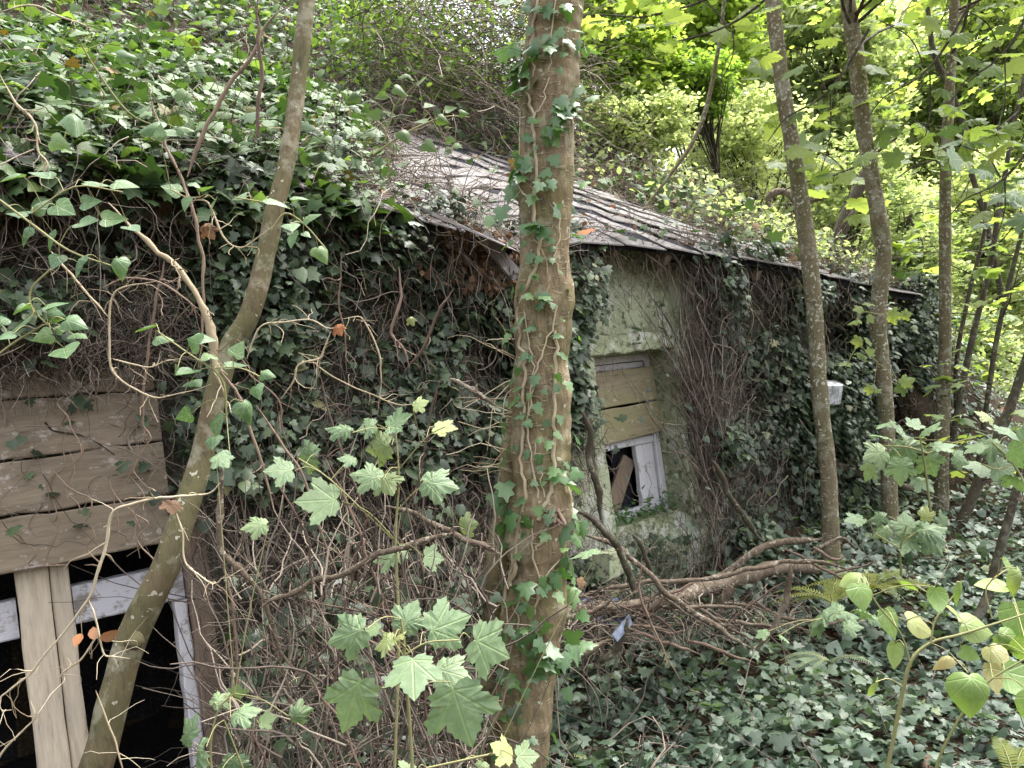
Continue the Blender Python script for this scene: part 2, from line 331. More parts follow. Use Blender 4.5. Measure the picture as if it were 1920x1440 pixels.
m_ground_ivy = leafmat('ground_ivy', [(0, (.035, .06, .04)), (.5, (.09, .135, .088)), (.85, (.16, .22, .14)), (1, (.22, .27, .11))], .18, (1.2, 1.4, .6), .42, .55)
m_syc = leafmat('sycamore_leaf', [(0, (.10, .165, .085)), (.5, (.17, .25, .13)), (.8, (.22, .29, .14)), (1, (.34, .36, .13))], .25, (1.2, 1.35, .6), .5, .4, True)
m_syc_hi = leafmat('canopy_leaf', [(0, (.09, .145, .05)), (.5, (.165, .245, .085)), (1, (.29, .37, .13))], .58, (1.85, 1.7, .8), .5, .35, False, False)
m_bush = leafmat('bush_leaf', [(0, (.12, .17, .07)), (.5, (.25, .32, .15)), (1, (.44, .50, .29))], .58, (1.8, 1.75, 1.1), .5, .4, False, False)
m_bright = leafmat('bright_leaf', [(0, (.11, .19, .05)), (.5, (.23, .34, .085)), (1, (.38, .48, .15))], .6, (1.8, 1.75, .8), .5, .35, False, False)
m_heart = leafmat('heart_leaf', [(0, (.12, .22, .055)), (.6, (.20, .30, .08)), (.85, (.29, .35, .12)), (1, (.36, .27, .12))], .35, (1.3, 1.4, .5), .45, .4, True)
m_dry = leafmat('dry_leaf', [(0, (.09, .05, .03)), (.5, (.17, .10, .06)), (.85, (.26, .16, .095)), (1, (.34, .13, .05))], .15, (1.3, 1.1, .8), .7, .2)
m_fern = leafmat('fern_leaf', [(0, (.10, .14, .03)), (1, (.26, .28, .07))], .35, (1.3, 1.3, .5), .6, .2, False, False)
m_wood_board = woodmat('weathered_board', (.155, .122, .085), (.31, .25, .185), (.22, .175, .125), 0, .8, (.46, .40, .36), .44)
m_wood_post = woodmat('pale_post', (.36, .29, .21), (.56, .48, .37), (.44, .38, .31), 2, .7)
m_wood_brown = woodmat('brown_post', (.17, .12, .085), (.28, .205, .15), (.22, .17, .14), 2, .8)
m_paint = woodmat('flaking_white_paint', (.26, .24, .23), (.38, .36, .36), (.2, .17, .15), 0, .7, (.52, .51, .55), .56)
m_paint_v = woodmat('flaking_white_frame', (.32, .29, .27), (.40, .37, .36), (.22, .2, .16), 2, .6, (.74, .72, .76), .60)
m_wood_mossy = woodmat('mossy_board', (.25, .20, .12), (.40, .34, .22), (.31, .29, .14), 0, .8, (.52, .48, .36), .44)
def plaster():
    m, n = mat('lichen_plaster'); v = coords(n); a = tex(n, v, 3, 5); b = tex(n, v, 22, 6, .8); c_ = tex(n, v, 60, 3); d = tex(n, v, 5.5, 5, .7)
    c = mixc(n, ramp(n, a, [(.38, (0, 0, 0)), (.6, (1, 1, 1))]), (.25, .275, .15), (.46, .49, .34))
    c = mixc(n, mth(n, 'MULTIPLY', ramp(n, b, [(.50, (0, 0, 0)), (.64, (1, 1, 1))]), .7), c, (.44, .47, .31))
    c = mixc(n, mth(n, 'MULTIPLY', ramp(n, d, [(.53, (0, 0, 0)), (.62, (1, 1, 1))]), .85), c, (.66, .66, .60))
    c = mixc(n, mth(n, 'MULTIPLY', ramp(n, b, [(.40, (1, 1, 1)), (.46, (0, 0, 0))]), .9), c, (.05, .06, .035))
    c = mixc(n, mth(n, 'MULTIPLY', c_, .35), c, (.12, .13, .08))
    finish(n, c, .95, mth(n, 'ADD', b, mth(n, 'MULTIPLY', c_, .5)), .8, .012, .1); return m
m_plaster = plaster()
def slate():
    m, n = mat('slate'); v = coords(n); at = N(n, 'ShaderNodeAttribute', attribute_name='tint')
    c = ramp(n, at.outputs['Fac'], [(0, (.12, .115, .118)), (.5, (.20, .19, .195)), (1, (.29, .275, .285))])
    g = tex(n, v, 22, 6, .7); c = mixc(n, ramp(n, g, [(.40, (.6, .6, .6)), (.62, (0, 0, 0))]), c, (.11, .085, .07))
    l = tex(n, v, 9, 4); c = mixc(n, mth(n, 'MULTIPLY', ramp(n, l, [(.6, (0, 0, 0)), (.66, (1, 1, 1))]), .5), c, (.42, .42, .36))
    finish(n, c, .8, g, .5, .004, .25); return m
m_slate = slate()
def soil(name, a, b, c2):
    m, n = mat(name); v = coords(n); g = tex(n, v, 6, 8, .7); h = tex(n, v, 55, 5, .7)
    c = mixc(n, ramp(n, g, [(.38, (0, 0, 0)), (.62, (1, 1, 1))]), a, b); c = mixc(n, ramp(n, h, [(.5, (0, 0, 0)), (.7, (1, 1, 1))]), c, c2)
    finish(n, c, .95, mth(n, 'ADD', g, h), 1., .03, .1); return m
m_soil = soil('leaf_mould', (.030, .022, .014), (.055, .042, .026), (.12, .085, .055))
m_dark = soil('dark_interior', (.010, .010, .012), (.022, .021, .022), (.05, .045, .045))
m_stone = soil('old_stone', (.075, .068, .052), (.14, .13, .10), (.20, .19, .14))
m_felt = soil('roofing_felt', (.022, .023, .03), (.05, .05, .062), (.09, .09, .10))
mm, n_ = mat('blue_plastic'); finish(n_, ramp(n_, tex(n_, coords(n_), 20, 4), [(.4, (.06, .075, .11)), (.65, (.17, .20, .27))]), .4); m_blue = mm
mm, n_ = mat('white_plastic'); finish(n_, ramp(n_, tex(n_, coords(n_), 30, 4), [(.36, (.28, .29, .27)), (.5, (.52, .52, .55)), (.62, (.70, .70, .74))]), .3, None, spec=.5); m_white = mm
# ------------------------------------------------------------ site profile
_ea = [wp(px, py, .22) for px, py in ((-160, 285), (250, 322), (530, 362), (700, 388), (965, 462), (1085, 440), (1200, 455), (1330, 480), (1480, 508), (1600, 524), (1700, 545))]
EA_T = A([q[0] for q in _ea]); EA_Z = A([q[1] for q in _ea])
def zeave(t): return np.interp(t, EA_T, EA_Z)
def pitch(t): return np.interp(t, [-3, -1, 1, 2.4], [.62, .70, .64, .50])
def stop(t): return np.interp(t, [-3, -1.6, -.6, 1.0, 1.4, 2.3, 4], [1.5, 1.6, 1.7, 1.65, 1.05, .12, .05])
def zroof(t, s): return zeave(t)+pitch(t)*(s+.22)
T_END = 3.0
def st(x, y):
    dx = x-W0[0]; dy = y-W0[1]; return -(dx*WN[0]+dy*WN[1]), dx*WD[0]+dy*WD[1]
def hz(x, y):
    s, t = st(x, y); p = np.stack([x, y, 0*x], -1)
    g = .10*(noise(p, 1.3)-.5)+.05*(noise(p, 4)-.5) + .30*sstep(-1.3, 0, s)*sstep(-1.5, .8, t) + .05*np.clip(y-4, 0, 40)
    so_ = stop(t)
    hill = zroof(t, so_)+.03+np.interp(s-so_, [0, .5, 6, 20], [0, .32, 5.2, 13])+.5*(noise(p, .55)-.5)*sstep(0, 2, s-so_)+.15*(noise(p, 2)-.5)
    k = 1-sstep(2.6, 6.5, t+.22*s)
    hill = g+(hill-g)*k
    fill = (t > T_END-.25)
    ramp_ = sstep(-.6, .4, s)
    h = np.where(fill, g+(hill-g)*ramp_, np.where(s > so_, hill, g))
    return h
# ground sheet: fine inside, coarse to the horizon
def axis(a, b, da, lo, hi, n): return np.unique(np.concatenate([-np.geomspace(-lo+1, 1-a, n)[:-1]+1 if lo < a else [], np.arange(a, b+1e-6, da), np.geomspace(b, hi, n)]))
xs = np.unique(np.round(np.concatenate([np.linspace(-220, -9, 12), np.arange(-8, 14, .11), np.geomspace(14.2, 220, 22)]), 3))
ys = np.unique(np.round(np.concatenate([np.linspace(-200, -2, 12), np.arange(-1, 15, .11), np.geomspace(15.2, 320, 26)]), 3))
X, Y = np.meshgrid(xs, ys); Z = hz(X, Y)
far = sstep(16, 60, np.hypot(X, Y)); Z = Z*(1-far)+far*np.minimum(Z, 2.5)
g = Geo(); nx = len(xs); V = np.stack([X, Y, Z], -1).reshape(-1, 3)
i, j = np.meshgrid(np.arange(len(ys)-1), np.arange(nx-1), indexing='ij'); a = (i*nx+j).ravel()
g.add(V, np.stack([a, a+1, a+nx+1, a+nx], -1), smooth=True)
tag(g.build('ground', m_soil), kind='structure')
def hnormal(x, y, e=.06):
    return nrmz(np.stack([-(hz(x+e, y)-hz(x-e, y))/(2*e), -(hz(x, y+e)-hz(x, y-e))/(2*e), np.ones_like(x)], -1))
# ------------------------------------------------------------ building
bl = empty('ruined_shed', wall(0, .2, 0), 'abandoned low shed with slate roof, boarded window and plank-covered opening, overgrown with ivy', 'shed')
# openings in (t,z)
wl = wp(1112, 700)[0]; wr = wp(1222, 700, -.15)[0]; wtop = wp(1165, 664)[1]; wbot = wp(1195, 980)[1]
ol = wp(-700, 1100)[0]; orr = wp(392, 1200)[0]; otop = wp(150, 1000)[1]
print('window', wl, wr, wtop, wbot, 'opening', ol, orr, otop)
TH = .30
dt = .045; tt = np.arange(-4.6, T_END+.01, dt); zz = np.arange(-.2, 2.75, dt)
def snap(arr, v): arr[np.argmin(abs(arr-v))] = v; return v
wl, wr = snap(tt, wl), snap(tt, wr); orr = snap(tt, orr); wtop, wbot, otop = snap(zz, wtop), snap(zz, wbot), snap(zz, otop)
TT, ZZ = np.meshgrid(tt, zz); topz = zroof(TT, 0)-.05; Zc = np.minimum(ZZ, topz)
pw = wallv(TT, Zc, 0); edge = (np.abs(TT-wl) < .01) | (np.abs(TT-wr) < .01) | (np.abs(ZZ-wtop) < .01) | (np.abs(ZZ-wbot) < .01)
dis = .035*(noise(pw, 5)-.5)+.03*(noise(pw, 14)-.5); dis = np.where(edge, 0, dis)*np.where((TT > wp(1075, 800)[0]-.25) & (TT < wp(1300, 800)[0]+.15), .4, 1)
pw = wallv(TT, Zc, dis)
i, j = np.meshgrid(np.arange(len(zz)-1), np.arange(len(tt)-1), indexing='ij')
tc, zc = (tt[j]+tt[j+1])/2, (zz[i]+zz[i+1])/2
hole = ((tc > wl) & (tc < wr) & (zc > wbot) & (zc < wtop)) | ((tc < orr) & (zc < otop)); keep = ~hole & (zz[i] < zroof(tc, 0)-.05)
plas = (tc > wp(1075, 800)[0]-.25) & (tc < wp(1300, 800)[0]+.15)
a = i*len(tt)+j; F4 = np.stack([a, a+1, a+len(tt)+1, a+len(tt)], -1)
g = Geo(); g.add(pw.reshape(-1, 3), F4[keep & ~plas], smooth=True); g.build('stone_wall', m_stone, bl)
g = Geo(); g.add(pw.reshape(-1, 3), F4[keep & plas], smooth=True)
# reveals of the window opening
dw = .15
box(g, wall(wl-.03, (wtop+wbot)/2, -TH/2-.006), W3, N3, Z3, .03, TH/2, (wtop-wbot)/2+.06)
box(g, wall(wr+.03, (wtop+wbot)/2, -TH/2-.006), W3, N3, Z3, .03, TH/2, (wtop-wbot)/2+.06)
box(g, wall((wl+wr)/2, wtop+.03, -TH/2-.006), W3, N3, Z3, (wr-wl)/2, TH/2, .03)
box(g, wall((wl+wr)/2, wbot-.04, -TH/2-.008), W3, N3, Z3, (wr-wl)/2, TH/2, .04)
g.build('rendered_wall', m_plaster, bl)
# raised surround around the window: lintel band and side bands with wobbly outline
g = Geo()
lt0, lt1 = wp(1092, 640)[0], wp(1262, 640)[0]
def band(g, t0, t1, z0, z1, o=.035, n=14, vertical=True):
    k = np.linspace(0, 1, n+1)
    if vertical: vplank(g, t0, t1, z0, z1, -.03, o, nseg=n, wob=.003)
    else: plank(g, t0, t1, z0, z1, -.03, o, nseg=n, wob=.003)
band(g, lt0, lt1, wtop+.004, wtop+.115, .055, vertical=False)
band(g, wr+.002, wr+.12, wbot-.03, wtop, .045)
band(g, wl-.09, wl-.002, wbot-.03, wtop, .03)
g.build('window_surround', m_plaster, bl)
# window
ww, wh = wr-wl, wtop-wbot
g = Geo()
fo = -dw
vplank(g, wl, wl+.05, wbot, wtop, fo-.05, fo, wob=.001); vplank(g, wr-.05, wr, wbot, wtop, fo-.05, fo, wob=.001)
plank(g, wl+.05, wr-.05, wtop-.045, wtop, fo-.05, fo+.004, nseg=6, wob=.001); plank(g, wl+.05, wr-.05, wbot, wbot+.05, fo-.05, fo+.004, nseg=6)
wf = g.build('window', m_paint_v, bl)
g = Geo(); plank(g, wl+.055, wr-.055, wtop-.085, wtop-.05, fo-.045, fo-.012, nseg=6, wob=.001); g.build('top_rail', m_paint_v, wf); g = Geo()
midz = wbot+wh*.45
plank(g, wl+.055, wr-.055, midz-.02, midz+.03, fo-.045, fo-.010, nseg=4, wob=.001); g.build('middle_rail', m_paint_v, wf); g = Geo()
vplank(g, wl+ww*.66, wl+ww*.75, wbot+.05, midz-.022, fo-.05, fo-.012, wob=.003); g.build('stile', m_paint_v, wf); g = Geo()
vplank(g, wl+ww*.76, wr-.055, wbot+.05, midz-.022, fo-.05, fo-.020, wob=.003)
g.build('stile', m_paint_v, wf)
g = Geo(); zb = wp(1170, 762, -dw)[1]
plank(g, wl+.01, wr-.012, zb+.008, wtop-.088, fo+.004, fo+.03, nseg=8, wob=.0015, z0b=zb+.016); g.build('board', m_wood_mossy, wf)
g = Geo(); zb2 = wp(1170, 825, -dw)[1]
plank(g, wl+.02, wr-.004, zb2-.012, zb-.004, fo+.004, fo+.032, nseg=8, wob=.0015, z0b=zb2+.012, z1b=zb+.004); tag(g.build('board', m_wood_mossy, wf), 'lower yellowish mossy board')
g = Geo(); c = wall(wl+ww*.44, wbot+.17, -dw-.075); d = nrmz(W3*.55+Z3*.83); e = nrmz(np.cross(N3, d)); box(g, c, e, N3, d, .055, .015, .22, jit=.003); g.build('loose_plank', m_wood_brown, wf)
g = Geo(); vplank(g, wl+ww*.48, wl+ww*.72, wbot, midz+.05, -.285, -.275, .0); g.build('curtain', m_felt, wf)
# dark rooms behind the openings
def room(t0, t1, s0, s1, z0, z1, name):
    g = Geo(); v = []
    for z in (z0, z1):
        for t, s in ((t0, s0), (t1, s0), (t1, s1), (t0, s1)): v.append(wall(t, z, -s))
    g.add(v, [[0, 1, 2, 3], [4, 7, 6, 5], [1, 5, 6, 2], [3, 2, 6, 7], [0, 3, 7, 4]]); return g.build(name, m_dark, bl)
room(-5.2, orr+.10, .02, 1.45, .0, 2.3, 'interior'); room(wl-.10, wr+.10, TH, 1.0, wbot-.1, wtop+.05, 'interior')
# loose plank fallen inside, barely seen
# planks over the opening
plz = []
tpl = wp(150, 950)[0]; tL = ol
lines = [((0, 1082), (300, 1022)), ((0, 972), (300, 930)), ((0, 866), (270, 830)), ((0, 750), (240, 735)), ((0, 690), (240, 690))]
tr = [wp(318, 1020)[0], wp(312, 930)[0], wp(300, 830)[0], wp(285, 735)[0]]
def zline(l, t):
    (t0, z0), (t1, z1) = wp(*l[0], .06), wp(*l[1], .06); return z0+(z1-z0)*(t-t0)/(t1-t0)
for k in range(4):
    g = Geo(); o1 = .055+.006*(k % 2)
    plank(g, tL, tr[k], zline(lines[k], tL)+.004, zline(lines[k+1], tL)-.004, .012, o1, rng.random()*.5, 26, .003, zline(lines[k], tr[k])+.004, zline(lines[k+1], tr[k])-.004)
    g.build('cover_plank', m_wood_board, bl)
zbot = zline(lines[0], tpl)
g = Geo(); a0 = wp(28, 1090, .02)[0]; a1 = wp(132, 1090, .02)[0]; mid = a0+(a1-a0)*.62
vplank(g, a0, mid-.002, -.1, zbot+.10, -.13, -.005, .1, 10, .0015); vplank(g, mid+.002, a1, -.1, zbot+.10, -.13, -.012, .3, 10, .0015)
g.build('door_post', m_wood_post, bl)
g = Geo(); z0 = wp(0, 1205, -.06)[1]; z1 = wp(0, 1130, -.06)[1]
for t0_, t1_ in ((tL, a0-.005), (a1+.005, orr-.06)): plank(g, t0_, t1_, z0, z1, -.12, -.05, .1, 8, .0015)
g.build('crossbeam', m_paint, bl)
g = Geo(); b0 = wp(338, 1200, -.02)[0]; vplank(g, b0, b0+.045, -.1, z0-.005, -.12, -.03, .3, 14, .003); g.build('door_jamb', m_paint_v, bl)
g = Geo(); vplank(g, b0+.047, orr+.035, -.1, zbot+.10, -.10, .015, .2, 14, .004); g.build('door_post', m_wood_brown, bl)
# roof deck and slates
g = Geo(); tr_ = np.arange(-5.2, T_END+.15, .12); ks = np.linspace(0, 1, 9)
top = []; bot = []
for t in tr_:
    s_ = -.22+(stop(t)+.35+.22)*ks; sag = .03*np.sin(t*1.9)+.05*(noise(A([t, 0, 0])[None], .9)[0]-.5)
    top.append(wallv(np.full(9, t), zroof(t, s_)+sag, -s_)); bot.append(wallv(np.full(9, t), zroof(t, s_)+sag-.045, -s_))
top = A(top); bot = A(bot); nT = len(tr_)
i, j = np.meshgrid(np.arange(nT-1), np.arange(8), indexing='ij'); a = (i*9+j).ravel()
g.add(top.reshape(-1, 3), np.stack([a, a+1, a+10, a+9], -1)); g.add(bot.reshape(-1, 3), np.stack([a, a+9, a+10, a+1], -1))
fr = np.stack([top[:, 0], bot[:, 0]], 1).reshape(-1, 3); g.add(fr, [[2*i, 2*i+1, 2*i+3, 2*i+2] for i in range(nT-1)])
rf = g.build('roof', m_felt, bl)
g = Geo(); row = 0; s = -.27
while s < 1.95:
    t = -5.0+(row % 2)*.16
    while t < T_END:
        wd = .32; L = .30
        if s < stop(t)+.25 and rng.random() > .035:
            sag = .03*np.sin(t*1.9)+.05*(noise(A([t, 0, 0])[None], .9)[0]-.5); r1, r2, r3 = rng.normal(0, .006, 3)
            tw = rng.normal(0, .012); dz = .012
            co = []
            for (dt_, ds_) in ((.003, 0), (wd-.003, 0), (wd-.003, L), (.003, L)):
                q = t+dt_+tw*ds_*2; s2 = s+ds_+tw*dt_*1.5+r1
                z = zroof(q, s2)+sag+(.015+abs(r2) if ds_ == 0 else .006)+r3*.5*(dt_ > .1)
                co.append((q, z, -s2))
            co = A(co); up = wallv(co[:, 0], co[:, 1], co[:, 2]); lo = wallv(co[:, 0], co[:, 1]-.008, co[:, 2])
            g.add(np.vstack([up, lo]), [[0, 1, 2, 3], [0, 4, 5, 1], [1, 5, 6, 2], [3, 7, 4, 0]], np.clip(rng.normal(.5, .25), 0, 1))
        t += wd
    s += .20; row += 1
g.build('slates', m_slate, rf)
g = Geo(); ts_ = np.linspace(-3.6, -1.55, 14)
for a_, b_ in ((0, 7), (7, 13)): plank(g, ts_[a_]+.004, ts_[b_], zroof(ts_[a_], -.1)-.24, zroof(ts_[a_], -.1)-.13, .10, .125, rng.random()*.6, 12, .004, zroof(ts_[b_], -.1)-.22-.02*a_/7, zroof(ts_[b_], -.1)-.11)
g.build('fascia_board', m_wood_brown, rf)
# broken slate / fascia hanging at the step left of the trunk
g = Geo(); c0 = WPp(905, 440, .33); c1 = WPp(968, 520, .30)
d = nrmz(c1-c0); e = nrmz(np.cross(d, N3)); L_ = np.linalg.norm(c1-c0)/2; box(g, (c0+c1)/2, d, e, N3, L_, .035, .012, jit=.004)
c0 = WPp(800, 395, .38); c1 = WPp(965, 468, .38); d = nrmz(c1-c0); n2 = nrmz(N3*.5+Z3); e = nrmz(np.cross(d, n2)); box(g, (c0+c1)/2, d, e, nrmz(np.cross(e, d)), np.linalg.norm(c1-c0)/2, .09, .006, .6, jit=.005)
g.build('broken_slates', m_slate, rf)
# rafters and wall plate under the eave
g = Geo()
for t in np.arange(-4.4, T_END-.1, .42):
    p0 = wall(t, zroof(t, -.2)-.08, .20); p1 = wall(t, zroof(t, .2)-.08, -.2); d = nrmz(p1-p0); box(g, (p0+p1)/2, d, W3, np.cross(d, W3), .22, .025, .035, jit=.003)
g.build('rafters', m_wood_brown, rf)
g = Geo(); ts = np.linspace(wp(1385, 500)[0], wp(1500, 520)[0], 12); zs = zroof(ts, -.1)-.06
for a_, b_, h_ in ((0, 4, .15), (5, 8, .22), (8, 11, .1)):
    q = ts[a_:b_+1]; zq = zs[a_:b_+1]; tube(g, wallv(q, zq-h_/2, .10), h_/2*.8, 8, bump=.5, bs=9)
g.build('felt_flap', m_felt, rf)
# fungus-coloured rotten timber under the right eave
g = Geo(); box(g, WPp(1500, 545, .08), W3, N3, Z3, .10, .03, .035, jit=.01); box(g, WPp(1560, 530, .08), W3, N3, nrmz(Z3+.2*W3), .14, .03, .03, jit=.01); g.build('rotten_timber', m_wood_mossy, rf)
print('building done')
#PART2
# ============================================================ VEGETATION
UP = A([0, 0, 1.]); LIGHT = nrmz(A([.1, -.5, .9]))
def rnd(n, s=1.): return rng.normal(0, s, (n, 3))
# ---- ivy and litter on the bank and roof
def scatter_site(n, xr, yr, cond):
    x = rng.uniform(*xr, n); y = rng.uniform(*yr, n); s, t = st(x, y); z = hz(x, y)
    onroof = (s > -.25) & (s < stop(t)) & (t < T_END) & (t > -5)
    z = np.where(onroof, zroof(t, s)+.05, z); p = np.stack([x, y, z], -1); k = cond(s, t, p, onroof) & vis(p, 520)
    nm = hnormal(x, y); nm[onroof] = nrmz(A([WN[0]*.5, WN[1]*.5, .85])); return p[k], nm[k], s[k], t[k], onroof[k]
def leafscat(g, T, p, nm, size, lift, spread=.45, tint=None, down=None):
    n = len(p); nn = nrmz(nm+rnd(n, spread)); tip = rnd(n) if down is None else down+rnd(n, .5)
    leaves(g, T, p+nm*rng.uniform(0, 1, (n, 1))**1.5*lift, nn, tip, np.clip(size*.92*rng.lognormal(0, .3, n), size*.35, size*1.9), tint)
# bank behind the roof, left part: dense ivy in clumps
g = Geo()
def c_left(s, t, p, r): return (s > stop(t)-.15) & (s < 9) & (t < 2.2) & ~((t > -.9) & (s < stop(t)+.5) & (rng.random(len(s)) < .5))
p, nm, s, t, r = scatter_site(150000, (-7, 7), (2.4, 14), c_left)
den = noise(p, 1.6); d_ = np.linalg.norm(p-CAM, axis=1); px, py, _ = proj(p)
brush = np.exp(-(((px-810)/140)**2+((py-150)/120)**2))
keep = (rng.random(len(p)) < np.clip(.25+1.6*(den-.3), .12, 1)*np.where(d_ < 5.5, 1, .6)*(1-.8*brush))
p, nm, den = p[keep], nm[keep], den[keep]; print('bank ivy', len(p))
half = len(p)*2//3
leafscat(g, IVY, p[:half], nm[:half], .075, .22*(.4+den[:half, None]), .5, np.clip(rng.normal(.42, .22, half), 0, 1), down=A([.3, -.8, -.35]))
leafscat(g, IVY2, p[half:], nm[half:], .065, .30, .6, np.clip(rng.normal(.5, .25, len(p)-half), 0, 1), down=A([.3, -.8, -.35]))
tag(g.build('bank_ivy', m_ivy), 'dense ivy carpeting the steep bank above the roof', 'ivy', kind='stuff')
g = Geo()   # lighter bramble and elder leaves growing through the ivy on the bank
k = rng.random(len(p)) < .24; q = p[k]; q = q+nm[k]*rng.uniform(.15, .55, (len(q), 1))
px, py, _ = proj(q); kk = (px < 860); q = q[kk]
leaves(g, IVYH, q, nrmz(UP-.3*fw+rnd(len(q), .45)), rnd(len(q))-UP*.4, rng.uniform(.05, .10, len(q)), rng.random(len(q)))
tag(g.build('bramble_leaves', m_mid), 'lighter green bramble leaves standing above the dark bank ivy', 'bramble', kind='stuff')
# dead stems lying over the bank and roof
g = Geo()
p, nm, s, t, r = scatter_site(26000, (-7, 8), (2.4, 12), lambda s, t, p, r: (s < 7) & ((s > stop(t)-.1)) & (t < 4.5))
p = p[:9000]; nm = nm[:9000]
thin(g, p+nm*.03, nrmz(rnd(len(p))*A([1, 1, .5])+nm*.5), rng.uniform(.15, .7, len(p)), rng.uniform(.0015, .0045, len(p)), 6, .35, .12)
tag(g.build('dead_stems', m_tangle), 'dead brown vine stems strewn over the bank', 'dead stems', kind='stuff')
# brushwood tangle above the roof, centre
g = Geo(); n = 1150
pxy = np.stack([rng.uniform(640, 985, n), rng.uniform(-60, 275, n)], -1); Yb = rng.uniform(5.8, 7.6, n)
st_ = A([P(a, b, c) for (a, b), c in zip(pxy, Yb)]); hh = hz(st_[:, 0], st_[:, 1]); st_[:, 2] = np.maximum(st_[:, 2]-.1, np.minimum(hh+rng.uniform(0, .8, n), st_[:, 2]+.2))
dd = nrmz(A([.8, -.35, -.12])+rnd(n, .38)); thin(g, st_, dd, rng.uniform(.5, 1.5, n), rng.uniform(.0025, .006, n), 9, .17, .10)
tag(g.build('brushwood', m_tangle), 'tangled heap of bare brown twigs arching above the roof', 'brushwood', kind='stuff')
g = Geo(); k = rng.random(n) < .9; q = st_[k]+rnd(k.sum(), .15); q = np.repeat(q, 9, 0)+rnd(9*k.sum(), .2); px, py, _ = proj(q); q = q[(py < 150+60*rng.random(len(py))) | (rng.random(len(py)) < .10)]
leaves(g, OVAL, q, nrmz(UP+rnd(len(q), .7)), rnd(len(q)), rng.uniform(.03, .055, len(q))); tag(g.build('brushwood_leaves', m_mid), 'small olive leaves scattered over the bare twig heap', 'leaves', kind='stuff')
# roof litter and roof ivy
g = Geo(); gd = Geo(); gi = Geo()
def c_roof(s, t, p, r):
    return r
p, nm, s, t, r = scatter_site(90000, (-5, 5), (2, 9), c_roof); px, py, _ = proj(p)
clear = ((px > 770) & (px < 1600)).astype(float); edge = np.clip(1-(stop(t)-s)/.35, 0, 1); lefty = np.clip((745-px)/90, 0, 1)
den = noise(p, 2.6); k = rng.random(len(p)) < np.clip(.06+.35*np.clip(den-.5, 0, 1)+.8*edge**1.3+.30*(s < -.12)+.55*lefty, 0, 1)*.9
dr = rng.random(len(p)) < np.where(lefty > .3, .35, .88)
a = k & dr & ~((px < 1000) & (rng.random(len(p)) < .55)); thin(gd, p[a], nrmz(rnd(a.sum())*A([1, 1, .15])+.1*UP), rng.uniform(.05, .32, a.sum()), rng.uniform(.001, .003, a.sum()), 5, .35, .08)
b = a & (rng.random(len(p)) < .22); leafscat(g, SIMPLE, p[b], nm[b], .055, .03, .5)
c = k & ~dr; leafscat(gi, IVY, p[c], nm[c], .066, .10+.15*lefty[c][:, None], .45, np.clip(rng.normal(.5, .25, c.sum()), 0, 1), down=A([.5, -.8, -.3]))
tag(gd.build('roof_twigs', m_tangle), 'fine brown twigs and debris lying on the slate roof', 'twigs', kind='stuff')
tag(g.build('leaf_litter', m_dry), 'brown dead leaves scattered on the slate roof', 'leaf litter', kind='stuff')
tag(gi.build('roof_ivy', m_ivy), 'ivy spilling over the left part of the slate roof', 'ivy', kind='stuff')
# deep bushy mound burying the left half of the roof and spilling over the eave
gi = Geo(); gm = Geo(); gs = Geo()
n = 26000; t = rng.uniform(-4.6, -.7, n); sx_ = rng.uniform(-.34, 1.8, n); px, py, _ = proj(wallv(t, zroof(t, sx_), -sx_)); H = .10+.34*noise(np.stack([t, sx_, 0*t], -1), 2.2)*sstep(780, 600, px)*sstep(-.4, .2, sx_); k = (rng.random(n) < sstep(765, 660, px)*.9*np.clip(3.2*(noise(np.stack([t+9, sx_, 0*t], -1), 2.6)-.30), .10, 1)*np.where(sx_ < .75, .62, 1)) 
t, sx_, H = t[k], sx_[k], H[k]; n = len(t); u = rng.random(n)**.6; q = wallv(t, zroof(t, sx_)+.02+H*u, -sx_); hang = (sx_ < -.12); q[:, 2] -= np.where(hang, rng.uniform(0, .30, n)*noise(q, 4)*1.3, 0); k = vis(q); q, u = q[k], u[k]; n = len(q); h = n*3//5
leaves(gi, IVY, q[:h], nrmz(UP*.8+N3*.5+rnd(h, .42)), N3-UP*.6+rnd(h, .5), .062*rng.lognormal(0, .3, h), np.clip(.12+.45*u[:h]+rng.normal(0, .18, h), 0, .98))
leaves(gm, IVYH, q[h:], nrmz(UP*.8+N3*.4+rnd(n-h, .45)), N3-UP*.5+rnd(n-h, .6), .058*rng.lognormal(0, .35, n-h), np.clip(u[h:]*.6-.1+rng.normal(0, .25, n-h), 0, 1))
ns = 4200; tq = rng.uniform(-4.6, -.8, ns); sq = rng.uniform(-.3, 1.6, ns); thin(gs, wallv(tq, zroof(tq, sq)+.16*rng.random(ns)**1.5, -sq), nrmz(rnd(ns)*A([1, 1, .5])+N3*.4), rng.uniform(.12, .6, ns), rng.uniform(.0010, .0036, ns), 7, .34, .10)
tag(gi.build('mound_ivy', m_ivy), 'deep mound of ivy burying the left half of the roof', 'ivy', kind='stuff'); tag(gm.build('mound_brambles', m_mid), 'mid green bramble leaves growing through the ivy mound on the left roof', 'bramble', kind='stuff'); tag(gs.build('mound_stems', m_tangle), 'dry stems tangled through the ivy mound on the left roof', 'dead stems', kind='stuff')
